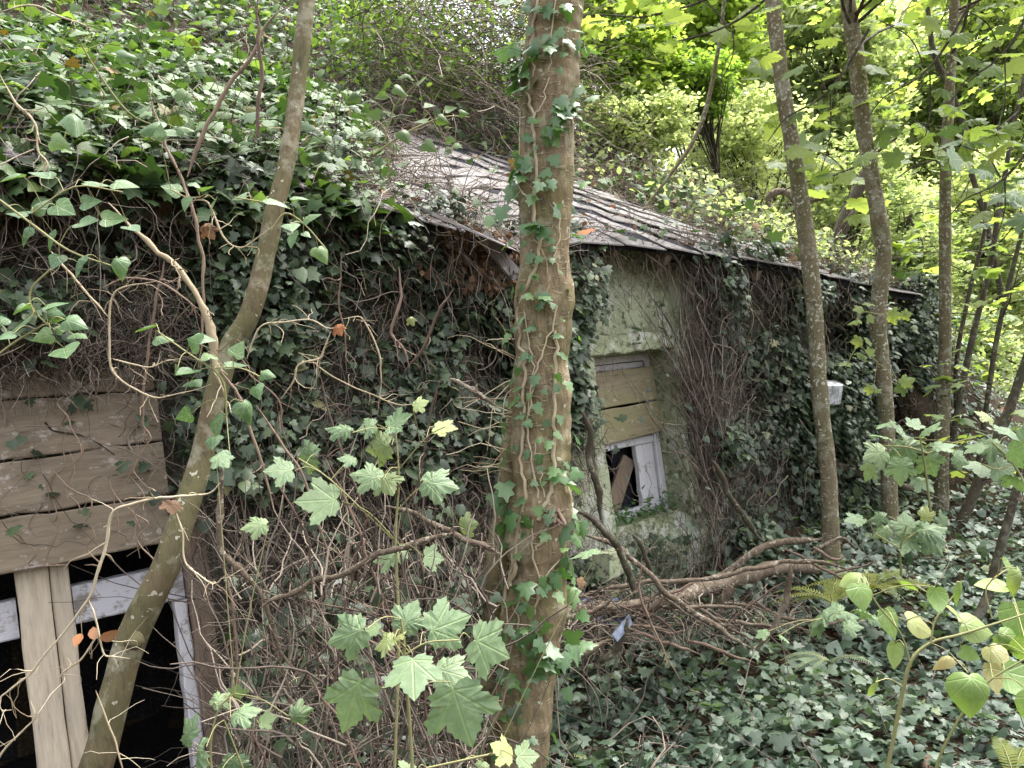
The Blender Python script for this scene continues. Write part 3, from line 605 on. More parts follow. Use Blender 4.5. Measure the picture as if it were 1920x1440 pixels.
# ---- ivy on the wall: density mask in wall coordinates, read off the photograph
def blob(px, py, cx, cy, rx, ry): return np.exp(-(((px-cx)/rx)**2+((py-cy)/ry)**2))
n = 165000; t = rng.uniform(-4.2, 3.35, n); z = rng.uniform(-.1, 2.6, n); k = z < zroof(t, 0)+.02; t, z = t[k], z[k]
p = wallv(t, z, .03); px, py, _ = proj(p); den = noise(p, 3.2)
L_ = sstep(250, 420, px)*sstep(980, 760, py+.0*px)*(px < 1075)                       # left field
L_ = np.maximum(L_, (py < 650)*(px < 420)*1.0); L_ = np.maximum(L_, .7*blob(px, py, 300, 860, 70, 90)); L_ = np.maximum(L_, .65*blob(px, py, 1030, 800, 110, 330))
R_ = sstep(1270, 1350, px)*1.0; R_ *= 1-.7*blob(px, py, 1308, 740, 28, 320); R_ = np.maximum(R_, .8*sstep(480, 500, py)*(px > 1240)*(py < 560)*(px < 1400))
Wn = .85*((px > 1060) & (py > 1000)); Lb = .14*((px < 1000) & (py > 850) & (px > 420))
wgt = np.maximum.reduce([L_, R_, Wn, Lb])*np.clip(2.3*(den-.34), .04, .85)
win = (px > 1085) & (px < 1300) & (py > 500) & (py < 975); wgt = np.where(win, .004, wgt); planks = (px < 330) & (py > 680); wgt = np.where(planks, .012, wgt); opn = (px < 400) & (py > 1000); wgt = np.where(opn, 0, wgt)
k = (rng.random(len(p)) < wgt) & vis(p); t, z, den = t[k], z[k], den[k]; n = len(t); print('wall ivy', n)
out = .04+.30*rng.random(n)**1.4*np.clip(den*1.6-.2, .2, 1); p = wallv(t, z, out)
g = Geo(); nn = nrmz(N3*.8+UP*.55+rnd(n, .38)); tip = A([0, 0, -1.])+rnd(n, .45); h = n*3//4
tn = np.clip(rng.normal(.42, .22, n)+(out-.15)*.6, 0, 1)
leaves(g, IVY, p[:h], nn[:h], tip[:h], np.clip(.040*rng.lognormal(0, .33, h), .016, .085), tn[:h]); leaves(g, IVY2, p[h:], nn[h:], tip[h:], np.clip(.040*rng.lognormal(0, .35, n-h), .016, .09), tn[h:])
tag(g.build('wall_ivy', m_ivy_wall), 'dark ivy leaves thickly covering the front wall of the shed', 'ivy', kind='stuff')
# bare stem mat on the wall
g = Geo(); n = 30000; t = rng.uniform(-4.2, 3.2, n); z = rng.uniform(-.05, 2.5, n); k = z < zroof(t, 0); t, z = t[k], z[k]; p = wallv(t, z, .02); px, py, _ = proj(p)
m_ = np.maximum.reduce([np.where(px > 1345, .22, .5), .95*((px > 400) & (px < 1060) & (py > 780)), .9*blob(px, py, 1318, 780, 45, 300), .9*((px < 420) & (py > 520) & (py < 700))])
m_ = np.where((px > 1085) & (px < 1285) & (py < 1000), .02, m_); m_ = np.where((px < 320) & (py > 700), .10, m_); m_ = np.where((px < 400) & (py > 1010), 0, m_)
k = (rng.random(len(p)) < m_*1.0) & vis(p); t, z = t[k], z[k]; n = len(t); px = px[k]; py = py[k]
vert = (np.abs(px-1312) < 34)[:, None]; d = np.where(vert, A([0, 0, 1.])+rnd(n, .12), rnd(n)+A([0, 0, -.35]))
big = rng.random(n) < .07
thin(g, wallv(t, z, .03+.24*rng.random(n)**1.5), d, np.where(vert[:, 0], rng.uniform(.2, .6, n), rng.uniform(.08, .34, n)), np.where(big, .0045, .0019)*rng.uniform(.7, 1.2, n), 7, .42, .05, flat=N3)
print('wall stems', n)
# vertical main ivy stems up the wall between opening and trunk, and right of the window
n = 520; t = np.concatenate([rng.uniform(wp(420, 1200)[0], wp(1000, 1100)[0], 330), rng.normal(wp(1312, 900)[0], .05, 190)]); z = np.concatenate([rng.uniform(0, 1.1, 330), rng.uniform(.5, 1.4, 190)])
thin(g, wallv(t, z, .05+.10*rng.random(n)), A([.0, 0, 1.])+rnd(n, .14), rng.uniform(.5, 1.1, n), rng.uniform(.0015, .0048, n), 12, .17, 0, flat=N3)
tag(g.build('dead_ivy_stems', m_tangle), 'brown mat of bare ivy stems and rootlets clinging to the shed wall', 'dead stems', kind='stuff')
# hanging dead debris under the eaves
g = Geo(); n = 4200; t = rng.uniform(-3.2, 2.4, n); px, py, _ = proj(wallv(t, zroof(t, -.1), .1)); k = rng.random(n) < np.clip(.16+.8*blob(px, 0, 860, 0, 90, 1)+.25*blob(px, 0, 1310, 0, 45, 1), 0, 1); t = t[k]; n = len(t)
thin(g, wallv(t, zroof(t, -.15)-.03-.1*rng.random(n), .08+.16*rng.random(n)), A([0, 0, -1.])+rnd(n, .5), rng.uniform(.08, .55, n), rng.uniform(.0010, .003, n), 9, .3, .18)
n = 620; px = rng.uniform(-60, 330, n); py = rng.uniform(560, 705, n); q = A([WPp(a, b, rng.uniform(.07, .16)) for a, b in zip(px, py)]); thin(g, q, A([0, 0, -1.])+rnd(n, .6), rng.uniform(.06, .26, n), rng.uniform(.0010, .003, n), 7, .35, .1)
tag(g.build('hanging_roots', m_tangle), 'clumps of brown roots hanging below the eave', 'roots', kind='stuff')
g = Geo(); n = 420; t = rng.normal(wp(865, 420)[0], .17, n); q = wallv(t, zroof(t, -.15)-rng.random(n)*.35, .2+.12*rng.random(n)); leaves(g, OVAL, q, rnd(n), A([0, 0, -1.])+rnd(n, .5), rng.uniform(.025, .05, n), rng.random(n)*.8)
tag(g.build('caught_leaves', m_dry), 'clump of dry brown leaves caught on the eave left of the trunk', 'dead leaves', kind='stuff')
# ---- ground cover in front
g = Geo()
p, nm, s, t, r = scatter_site(260000, (-3, 12), (1.2, 13), lambda s, t, p, r: ((s < -.02) | (t > T_END)) & ~r)
px, py, _ = proj(p); d_ = np.linalg.norm(p-CAM, axis=1); den = noise(p, 2.0)
k = (rng.random(len(p)) < np.clip(.8+1.5*(den-.3), .7, 1)*np.where(px < 1010, .22, 1)*np.where(d_ > 8, .5, 1)*np.clip(4.2/d_, .3, 1)**1.0)
p, nm = p[k], nm[k]; n = len(p); print('ground ivy', n)
h = n//2; tn = np.clip(rng.normal(.45, .22, n), 0, 1)
dn = noise(p, 3.1); tn = np.clip(tn*.75+.9*(dn-.42), 0, 1); up_k = (dn[:, None]*.9+.3)
leafscat(g, IVY, p[:h], nm[:h], .050, .15*up_k[:h], .42, tn[:h]); leafscat(g, IVY2, p[h:], nm[h:], .046, .12*up_k[h:], .45, tn[h:])
tag(g.build('ground_ivy', m_ground_ivy), 'glossy ivy carpet covering the ground in front of the shed', 'ivy', kind='stuff')
g = Geo(); p, nm, s, t, r = scatter_site(14000, (-3, 12), (1.2, 11), lambda s, t, p, r: ((s < 0) | (t > T_END)) & ~r)
leafscat(g, OVAL, p[:700], nm[:700], .045, .04, .5); tag(g.build('fallen_leaves', m_dry), 'brown fallen leaves among the ground ivy', 'leaf litter', kind='stuff')
g = Geo(); thin(g, p[2600:6500]+UP*.02, nrmz(rnd(len(p[2600:6500]))*A([1, 1, .3])+.1*UP), rng.uniform(.1, .5, len(p[2600:6500])), rng.uniform(.0015, .0045, len(p[2600:6500])), 5, .25, .02)
px, py, _ = proj(p); k = ((px < 1300) & (px > 430)); q = np.repeat(p[k], 2, 0)+rnd(2*k.sum(), .04)*A([1, 1, 0]); thin(g, q, nrmz(rnd(len(q))*A([1, 1, .4])+.35*UP), rng.uniform(.1, .6, len(q)), rng.uniform(.002, .006, len(q)), 7, .3, .05)
tag(g.build('ground_twigs', m_tangle), 'dead twigs and thin stems littering the ground by the wall', 'twigs', kind='stuff')

# ============================================================ TREES
def pxpath(pts, Y, n=5):
    Ys = np.broadcast_to(Y, (len(pts),)) if np.ndim(Y) == 0 else A(Y, float)
    q = A([P(a, b, y) for (a, b, *_), y in zip(pts, Ys)]); r = A([c[2]*.5*y/F for c, y in zip(pts, Ys)]) if len(pts[0]) > 2 else None
    sp = spline(q, n)
    if r is None: return sp
    return sp, np.interp(np.linspace(0, len(pts)-1, len(sp)), np.arange(len(pts)), r)
def limb(g, p0, d, L, r, seg=7, wig=.12, up=.05):
    pts = [A(p0)]; d = nrmz(d)
    for _ in range(seg): d = nrmz(d+rng.normal(0, wig, 3)+up*UP); pts.append(pts[-1]+d*L/seg)
    pts = A(pts); tube(g, pts, r*np.linspace(1, .3, seg+1), 5, rng.random()*.6); return pts
def spray(gt, gl, p0, d, L, T, size, nl=6, tint=None, flat=.25, drop=0.):
    """twig with leaves set out in a loose horizontal layer"""
    pts = limb(gt, p0, d, L, .003+.002*L, 5, .14, .0); idx = rng.uniform(.8, len(pts)-1, nl); i = idx.astype(int).clip(0, len(pts)-2); f = (idx-i)[:, None]
    b = pts[i]*(1-f)+pts[i+1]*f; side = nrmz(np.cross(nrmz(d), UP)+1e-4)*rng.choice([-1, 1], nl)[:, None]
    out = nrmz(side*.8+nrmz(d)*rng.uniform(0, .9, (nl, 1))+rnd(nl, .25)-UP*drop); pet = rng.uniform(.03, .09, nl)[:, None]
    e = b+out*pet; thin(gt, b, out, pet[:, 0], .0011, 2, .05); leaves(gl, T, e, nrmz(UP+rnd(nl, flat)), out+rnd(nl, .2)-UP*(.2+drop), size*rng.uniform(.6, 1.15, nl), tint)
def crown(gt, gl, path, zlo, zhi, nl, L, T, size, sub=5, leafn=6, az=None, r=.012, flat=.3):
    z = path[:, 2]
    for _ in range(nl):
        zz_ = rng.uniform(zlo, zhi); i = np.argmin(abs(z-zz_)); a = rng.uniform(0, 2*pi) if az is None else rng.uniform(*az)
        d = A([cos(a), sin(a), rng.uniform(.0, .5)]); l = L*rng.uniform(.6, 1.2); pts = limb(gt, path[i], d, l, r, 8, .12, .02)
        for k in range(sub):
            j = rng.integers(2, len(pts)); sd_ = nrmz(d*A([1, 1, .3])+rnd(1, .6)[0]*A([1, 1, .25])); spray(gt, gl, pts[j], sd_, rng.uniform(.25, .6), T, size, leafn, None, flat)
def ext(sp, rr, H, dx=0, dy=0, n=8):
    """carry a trunk on above the frame"""
    d = nrmz(sp[-1]-sp[-4]); q = [sp[-1]]; L = (H-sp[-1][2])/n
    for k in range(n): d = nrmz(d+rng.normal(0, .03, 3)+.05*UP); q.append(q[-1]+d*L/max(d[2], .3))
    return np.vstack([sp, q[1:]]), np.concatenate([rr, np.linspace(rr[-1], rr[-1]*.4, n+1)[1:]])
def rootflare(sp, rr, k=1.35):
    w_ = np.exp(-np.arange(len(rr))/2.5); return sp, rr*(1+(k-1)*w_)

# --- main ivy-clad trunk
Ym = 2.45
mp_ = [(955, 1560, 128), (968, 1440, 116), (988, 1260, 112), (1005, 1100, 116), (1012, 960, 116), (1016, 800, 108), (1019, 600, 104), (1022, 400, 102), (1026, 200, 104), (1038, 60, 106), (1048, -60, 104), (1060, -200, 98)]
sp, rr = pxpath(mp_, Ym, 6); main_sp, main_r = sp.copy(), rr.copy()
mt = empty('tree', sp[0], 'thick leaning tree trunk wound with ivy stems in the centre foreground', 'tree')
sp2, rr2 = ext(sp, rr, 7.5)
g = Geo()
g_sp, g_rr = sp2, rr2*(1+.05*np.sin(np.arange(len(rr2))*.9)+.03*rng.normal(0, 1, len(rr2)))
fi = np.linspace(0, len(g_sp)-1, 420); fb = np.arange(len(g_sp)); g_sp = np.stack([np.interp(fi, fb, g_sp[:, a]) for a in range(3)], -1); g_rr = np.interp(fi, fb, g_rr); an_ = fi
tube(g, g_sp, g_rr*(1+.012*np.sin(an_*5)), 56, 0, .10, 9)
v_ = g.v[0]; ax_ = np.repeat(g_sp, 56, 0); dr_ = nrmz(v_-ax_); g.v[0] = v_+dr_*(.006*(noise(v_*A([1, 1, .22]), 70)-.5)+.006*(noise(v_*A([1, 1, .5]), 26)-.5)+.003*(noise(v_, 130)-.5))[:, None]
kp = P(1035, 962, Ym-.10); q = rnd(90)*A([.02, .012, .02])+kp
g.build('trunk', m_bark_main, mt)
g = Geo(); sp_, rr_ = pxpath([(905, 1330, 40), (925, 1180, 48), (938, 1050, 52), (952, 940, 50), (966, 820, 46), (978, 700, 34), (995, 600, 20)], [2.55, 2.54, 2.53, 2.52, 2.5, 2.48, 2.46], 6); tube(g, sp_, rr_, 12, .1, .12, 10); g.build('side_stem', m_bark_main, mt)
# burr on the trunk
g = Geo(); c = P(1036, 968, Ym-.095)
for _ in range(26): tube(g, spline([c+rnd(1, .012)[0], c+rnd(1, .016)[0]+A([0, -.008, 0]), c+rnd(1, .014)[0]], 3), rng.uniform(.003, .007), 5, .6)
g.build('burr', m_stem_br, mt)
gt, gl = Geo(), Geo(); crown(gt, gl, sp2, 4.6, 7.2, 7, 1.4, MAPLE_S, .13, 6, 6, r=.02); gt.build('limb', m_bark_dark, mt); gl.build('crown', m_syc_hi, mt)
def on_trunk(px, py, lift=.004):
    ys = A([m[1] for m in mp_])[::-1]; cx = np.interp(py, ys, A([m[0] for m in mp_])[::-1]); w_ = np.interp(py, ys, A([m[2] for m in mp_])[::-1])
    u = np.clip((px-cx)/(w_/2), -.97, .97); r = w_/2*Ym/F; p = P(cx+u*w_/2, py, Ym-sqrt_(1-u*u)*r*1.02-lift); nn = nrmz(cr*u-A([0, 1, 0])*sqrt_(1-u*u)); return p, nn
sqrt_ = math.sqrt
iv = empty('climbing_ivy', on_trunk(960, 1430)[0], 'ivy with pale stems climbing the thick centre trunk', 'ivy')
vines = [([(1008, -40), (1004, 30), (995, 90), (1002, 135), (988, 165), (998, 205), (1002, 262), (1006, 330), (1000, 400), (1012, 450), (1003, 500), (985, 545), (974, 580), (973, 640), (985, 672), (982, 740), (980, 800), (977, 860), (984, 930), (970, 1000), (960, 1060), (942, 1130), (932, 1190)], 7),
 ([(1040, 0), (1034, 80), (1030, 140), (1018, 190), (1006, 215)], 3), ([(970, 210), (968, 270), (980, 330), (972, 350), (990, 372)], 4), ([(1066, 490), (1060, 530), (1046, 565), (1034, 620), (1010, 680), (999, 730), (990, 800), (996, 850), (1005, 910), (1016, 960)], 4),
 ([(1044, 620), (1041, 700), (1038, 770), (1040, 840), (1034, 910), (1022, 945), (1010, 975)], 8), ([(978, 560), (992, 640), (1000, 700), (990, 780)], 3), ([(1003, 950), (998, 1020), (1008, 1080), (1005, 1130), (995, 1160)], 5), ([(1062, 1000), (1048, 1050), (1020, 1085), (1008, 1130)], 4),
 ([(972, 980), (968, 1040), (958, 1100)], 9), ([(958, 1130), (972, 1160), (970, 1215)], 4), ([(1058, 700), (1050, 740), (1040, 760)], 2), ([(1002, 830), (1010, 880), (1022, 930), (1020, 1000), (1005, 1030)], 3), ([(1050, 520), (1040, 480), (1052, 430), (1040, 380)], 3), ([(1000, 440), (1020, 480), (1030, 520), (1022, 560)], 3)]
g = Geo()
for pts, wd in vines:
    q = A([on_trunk(a + rng.normal(0, 2), b, wd*.3*Ym/F)[0] for a, b in spline(A(pts, float), 5)]); tube(g, q, wd*.5*Ym/F*np.linspace(.8, 1, len(q)), 6, rng.uniform(.3, .9), .15, 30)
    for k in range(0, len(q)-1, 2):   # rootlets gripping the bark
        a, b = spline(A(pts, float), 5)[k]; sg = rng.choice([-1, 1]); L = rng.uniform(12, 40); qq = [on_trunk(a+sg*L*f, b-rng.uniform(-8, 14)*f, .001)[0] for f in (0, .35, .7, 1)]
        tube(g, qq, A([1.3, 1, .8, .5])*.5*Ym/F*1.4, 3, rng.random(), cap=False)
g.build('stem', m_stem_tan, iv)
g = Geo()
for _ in range(200):
    py = rng.uniform(-30, 1420); ys = A([m[1] for m in mp_])[::-1]; cx = np.interp(py, ys, A([m[0] for m in mp_])[::-1]); w_ = np.interp(py, ys, A([m[2] for m in mp_])[::-1])
    side = rng.random(); a = cx+w_*(rng.normal(-.25, .28) if side < .55 else rng.normal(.12, .33))
    pp, nn = on_trunk(a, py, rng.uniform(.006, .04)); pp = pp+cr*((a-cx)/w_*.04); nn = nrmz(nn*.8+UP*.45+rnd(1, .3)[0]); leaves(g, IVY, pp, nn, A([0, 0, -1.])+rnd(1, .5)[0], rng.uniform(.022, .05), np.clip(rng.normal(.5, .22), .1, .95))
cl_ = np.concatenate([rng.uniform(-30, 460, 12), rng.uniform(900, 1330, 6)])
for _ in range(85):
    py = rng.choice(cl_)+rng.normal(0, 20); cx = np.interp(py, ys, A([m[0] for m in mp_])[::-1]); w_ = 104; a = cx+w_*np.clip(.45*sin(py*.037)-.15+rng.normal(0, .16), -.6, .5)
    pp, nn = on_trunk(a, py, rng.uniform(.01, .05)); pp = pp+cr*((a-cx)/w_*.05); leaves(g, IVY, pp, nrmz(nn*.8+UP*.45+rnd(1, .35)[0]), A([0, 0, -1.])+rnd(1, .5)[0], rng.uniform(.035, .07), rng.uniform(.1, .6))
n = 46
for k in range(n):     # larger leaves standing off the trunk at the top and along both sides
    py = rng.choice([rng.uniform(-20, 420), rng.uniform(880, 1300)]); right = rng.random() < .5; cx = 1028 if py < 400 else 1005; a = cx+(rng.uniform(48, 88) if right else -rng.uniform(45, 90)); pp = P(a, py, Ym+rng.uniform(-.12, .1))
    root = P(cx+(40 if right else -40), py+rng.uniform(-20, 20), Ym-.03); tube(g, [root, (root+pp)/2+UP*.01, pp], .0012, 3); leaves(g, IVY, pp, nrmz(A([.0, -.7, .6])+rnd(1, .4)[0]), A([0, 0, -1.])+rnd(1, .5)[0], rng.uniform(.05, .08), rng.uniform(.25, .8))
tag(g.build('leaves', m_ivy_fresh, iv), kind='stuff')
# twiggy ivy side shoots left of the trunk
g = Geo()
for k in range(26):
    py = rng.uniform(600, 900); p0 = P(965, py, Ym); thin(g, p0[None], nrmz(A([[-1, -.2, .15]])+rnd(1, .4)), rng.uniform(.1, .28), .0022, 6, .25, sides=4)
g.build('side_shoots', m_stem_tan, iv)

# --- other trunks
def tree(name, label, cat, pts, Y, m, sides=10, top=None, flare=1.25, group=None, bump=.1, cr_=None, tint=0.):
    """pts from the ground up; cr_=(nlimbs, length, zlo, leaf material, sub, az)"""
    sp, rr = pxpath(pts, Y, 6); sp, rr = rootflare(sp, rr, flare); e = empty(name, sp[0], label, cat, group)
    if top: sp, rr = ext(sp, rr, top)
    g = Geo(); tube(g, sp, rr, sides, tint, bump, 14); g.build('trunk', m, e)
    if cr_:
        nl, L, zlo, lm, sub, az = cr_; gt, gl = Geo(), Geo(); crown(gt, gl, sp, zlo, min(top or sp[-1][2], zlo+3), nl, L, MAPLE_S, .125, sub, 6, az); gt.build('limb', m_bark_dark, e); gl.build('crown', lm, e)
    return e, sp, rr
lean, lsp, lrr = tree('tree', 'smooth speckled young trunk curving up from the lower left across the plank-covered opening', 'tree', [(130, 1560, 61), (180, 1440, 59), (214, 1310, 55), (250, 1190, 55), (312, 1060, 52), (345, 965, 46), (378, 860, 42), (400, 760, 40), (428, 660, 40), (468, 590, 37), (498, 480, 35), (516, 390, 35), (536, 310, 32), (556, 180, 30), (575, 10, 31), (590, -80, 30)], [2.05, 2.05, 2.07, 2.1, 2.12, 2.15, 2.2, 2.22, 2.25, 2.27, 2.3, 2.32, 2.35, 2.4, 2.45, 2.5], m_bark_lean, 16, 6.5, 1.0, cr_=(4, 1.1, 4.6, m_syc_hi, 4, None), bump=.07)
g = Geo(); c = P(240, 1210, 2.02); tube(g, [c+A([.004, .03, 0]), c+A([.002, .012, .003]), c+A([0, .006, .005])], [.024, .019, .008], 12, .8, .35, 60); g.build('knot', m_bark_lean, lean)
G3 = 'slender trunks rising right of the window'
t1, _, _ = tree('tree', 'slender lichen-speckled trunk nearest the window, just left of the white box', 'tree', [(1566, 1130, 36), (1560, 1075, 33), (1556, 960, 31), (1552, 880, 30), (1537, 740, 30), (1532, 650, 29), (1517, 480, 31), (1495, 333, 29), (1467, 160, 28), (1448, 0, 27), (1438, -90, 26)], 4.5, m_bark_thin, 12, 7.5, 1.1, G3, cr_=(11, 1.7, 3.6, m_syc_hi, 6, None))
t2, _, _ = tree('tree', 'slender trunk with a kink in its middle, second from the window', 'tree', [(1674, 1040, 32), (1669, 950, 28), (1663, 800, 27), (1657, 700, 26), (1646, 600, 31), (1657, 480, 27), (1651, 430, 30), (1635, 333, 28), (1618, 233, 28), (1606, 110, 29), (1588, 0, 27), (1576, -90, 25)], 5.0, m_bark_thin, 12, 7.5, 1.1, G3, cr_=(13, 1.9, 3.4, m_syc_hi, 7, None))
t3, _, _ = tree('tree', 'straight darker trunk, third of the slender trunks right of the window', 'tree', [(1758, 1030, 29), (1764, 950, 26), (1767, 800, 25), (1771, 680, 23), (1772, 480, 20), (1773, 333, 20), (1781, 160, 18), (1790, 0, 17), (1796, -90, 16)], 5.4, m_bark_thin, 10, 8, 1.1, G3, cr_=(13, 1.9, 3.3, m_syc_hi, 7, None), tint=.4)
g = Geo(); tube(g, pxpath([(1784, 50), (1800, 25), (1830, 5), (1870, -40)], 5.4), .016, 6, .5); g.build('limb', m_bark_thin, t3)
GS = 'thin dark saplings at the right edge'
sap = [
 ('thin dark sapling forking near the top between the second and third slender trunks', [(1735, 1100, 13), (1760, 1010, 13), (1790, 800, 12), (1822, 640, 11), (1856, 500, 10), (1872, 400, 9), (1900, 240, 8), (1925, 120, 6), (1940, 0, 5)], 5.8),
 ('crooked thin dark sapling crossing behind the straight darker trunk', [(1880, 560, 10), (1850, 420, 10), (1815, 300, 11), (1808, 235, 12), (1775, 155, 11), (1750, 95, 10), (1738, 0, 8), (1730, -80, 7)], 6.6),
 ('dark leaning sapling low at the right edge beside the yellowing shrub', [(1815, 1190, 16), (1850, 1120, 17), (1872, 1040, 17), (1895, 960, 15), (1915, 880, 14), (1945, 760, 12)], 3.6),
 ('thick leaning sapling stem rising toward the right edge behind the sycamore leaves', [(1720, 1130, 22), (1765, 1060, 20), (1810, 960, 20), (1850, 870, 19), (1895, 760, 17), (1935, 640, 15)], 5.2),
 ('thin upright sapling with twiggy top near the right edge', [(1830, 900, 9), (1850, 760, 9), (1868, 640, 9), (1886, 560, 9), (1905, 480, 8), (1930, 380, 7)], 5.6),
 ('pale arching sapling bending over the slate roof right of the ivy-clad trunk', [(1205, 395, 4), (1255, 330, 6), (1300, 265, 8), (1325, 200, 9), (1342, 120, 8), (1354, 40, 7), (1362, -60, 6)], 5.2),
 ('dark half-fallen trunk leaning on the bank behind the slender trunks', [(1560, 470, 24), (1582, 420, 26), (1600, 375, 24), (1625, 320, 20), (1640, 270, 12)], 8.0),
 ('thin dark sapling just right of the straight darker trunk', [(1800, 880, 8), (1792, 700, 8), (1815, 560, 8), (1845, 440, 7), (1848, 380, 6)], 6.2)]
for lb, pts, Y in sap:
    e, sp_, r_ = tree('sapling', lb, 'sapling', pts, Y, m_bark_dark if 'pale' not in lb else m_bark_thin, 7, None, 1.1, GS if 'dark sap' in lb or 'stem' in lb else None)
    if Y > 5 and 'half' not in lb and 'pale' not in lb:
        gt, gl = Geo(), Geo(); crown(gt, gl, sp_, sp_[0][2]+.3, sp_[-1][2], 7, .8, MAPLE_S, .11, 3, 5, r=.006); gt.build('twig', m_bark_dark, e); gl.build('crown', m_syc_hi if rng.random() < .6 else m_bush, e)
# hooked stump on the bank
e = empty('dead_branch', P(1440, 390, 6.6), 'mossy hooked dead branch arching out of the bank left of the first slender trunk', 'branch')
g = Geo(); q, r_ = pxpath([(1441, 392, 10), (1442, 370, 11), (1456, 360, 13), (1475, 362, 14), (1500, 378, 16), (1540, 368, 15), (1550, 372, 6)], 6.6); tube(g, q, r_, 8, .2, .3, 12); g.build('limb', m_log, e)

# ---- background trees and bushes
def foliage(g, c, R, n, T, size, clump=.5, dens=.45, flat=.6, tint=None, ncl=None):
    """leaves set out in small clumps through an ellipsoid, with gaps"""
    c = A(c, float); R = A(R, float); nc = ncl or max(10, n//45); u = nrmz(rnd(nc*3))*rng.random((nc*3, 1))**.42; q = c+u*R
    q = q[noise(q, 1.1/max(.3, R.min())*1.2) > 1-dens-.25][:nc]; k = rng.integers(0, len(q), n)
    off = rnd(n)*clump*A([1, 1, .45]); p = q[k]+off; m_ = vis(p, 260); p = p[m_]; k = k[m_]; n = len(p)
    ct = rng.random(len(q)); tn = np.clip(.55*ct[k]+.45*rng.random(n), 0, 1) if tint is None else np.clip(tint+rng.normal(0, .2, n), 0, 1)
    leaves(g, T, p, nrmz(UP+rnd(n, flat)), rnd(n)-UP*.4, size*rng.uniform(.6, 1.3, n), tn); return q
def bgtree(label, px, py, Y, hpx, wpx, n, size, lm, T=SIMPLE, name='tree', cat='tree', group='trees and bushes behind the bank', clump=None, dens=.5, trunk=True, tint=None):
    n = int(n*.95); c = P(px, py, Y); s_ = Y/F; R = A([wpx*s_, max(wpx*s_*.8, .6), hpx*s_]); gz = hz(A([c[0]]), A([c[1]]))[0]; base = A([c[0]+rng.normal(0, .2), c[1], min(gz, c[2]-R[2]*.6)-.1])
    e = empty(name, base, label, cat, group); gl = Geo(); cl = foliage(gl, c, R, n, T, size, clump or R.min()*.16, dens, tint=tint); gl.build('crown', lm, e)
    gt = Geo(); 
    tk = spline([base, base*.6+c*.4+rnd(1, .15)[0], c+A([0, 0, R[2]*.5])], 6); r0_ = .035+.012*R[2] if not trunk else .05+.03*R[2]; tube(gt, tk, np.linspace(r0_, r0_*.3, len(tk)), 8, .2, .15)
    gt.build('trunk', m_bark_dark, e); gt = Geo()
    for q in cl[:min(60, len(cl))]:
        i = rng.integers(7, len(tk)); tube(gt, spline([tk[i], (tk[i]+q)/2+rnd(1, .12)[0]*R.min()+UP*.05, q], 4), np.linspace(r0_*.2, .003, 9), 4, .3, cap=False)
    gt.build('branches', m_bark_dark, e); return e
bgtree('bright green small-leaved bush above the roof just right of the ivy-clad trunk', 1165, 110, 8.2, 190, 100, 15000, .075, m_bright, OVAL, tint=.65)
bgtree('tall bright yellow-green tree at the top behind the arching sapling', 1290, 40, 10.5, 210, 155, 14000, .11, m_bright, OVAL, tint=.6)
bgtree('small dark-tipped green bush under the arching sapling on the bank', 1300, 165, 8.6, 62, 75, 4200, .065, m_bright, OVAL, tint=.15)
bgtree('pale flowering-looking bush low on the bank beside the bright green bush', 1190, 245, 7.9, 75, 125, 8500, .05, m_bush, OVAL, tint=.8)
bgtree('pale yellow-green bush on the bank between arching sapling and first slender trunk', 1400, 270, 9.5, 110, 120, 7000, .07, m_bush, tint=.85)
bgtree('broad light green tree filling the gap between the first two slender trunks', 1540, 120, 12, 230, 150, 12000, .13, m_bush, OVAL)
bgtree('pale green tree behind the second slender trunk', 1690, 250, 15, 260, 150, 11000, .14, m_bush, tint=.8)
bgtree('light green bush behind the half-fallen trunk', 1600, 380, 10.5, 130, 130, 8000, .085, m_bush, tint=.7)
bgtree('large far tree at the upper right corner', 1850, 120, 14, 220, 170, 12000, .13, m_syc_hi, OVAL)
bgtree('pale green bush at the right edge at mid height', 1860, 470, 11, 190, 130, 10000, .10, m_bush, tint=.75)
bgtree('green bush between the second and third slender trunks', 1715, 480, 9.5, 150, 80, 7000, .075, m_bush)
bgtree('bush behind the saplings low at the right edge', 1850, 720, 9.0, 140, 110, 7000, .075, m_bush, tint=.55)
bgtree('dark green bush beyond the end of the shed wall', 1740, 690, 7.8, 120, 60, 4500, .065, m_ivy_fresh, OVAL)
bgtree('far pale tree low between third slender trunk and right edge', 1900, 880, 12, 160, 170, 6000, .12, m_bush, tint=.8)
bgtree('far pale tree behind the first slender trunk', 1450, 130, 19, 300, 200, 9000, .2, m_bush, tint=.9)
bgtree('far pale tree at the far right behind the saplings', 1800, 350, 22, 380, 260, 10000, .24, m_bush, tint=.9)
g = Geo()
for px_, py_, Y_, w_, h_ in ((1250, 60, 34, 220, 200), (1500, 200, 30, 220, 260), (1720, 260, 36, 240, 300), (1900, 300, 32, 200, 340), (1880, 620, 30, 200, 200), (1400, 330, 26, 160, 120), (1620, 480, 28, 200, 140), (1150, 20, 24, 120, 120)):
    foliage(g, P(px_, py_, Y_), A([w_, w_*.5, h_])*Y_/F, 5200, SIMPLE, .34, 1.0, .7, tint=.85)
tag(g.build('far_woodland', m_bush), 'pale green mass of far woodland seen through the gaps between trunks', 'woodland', kind='stuff')
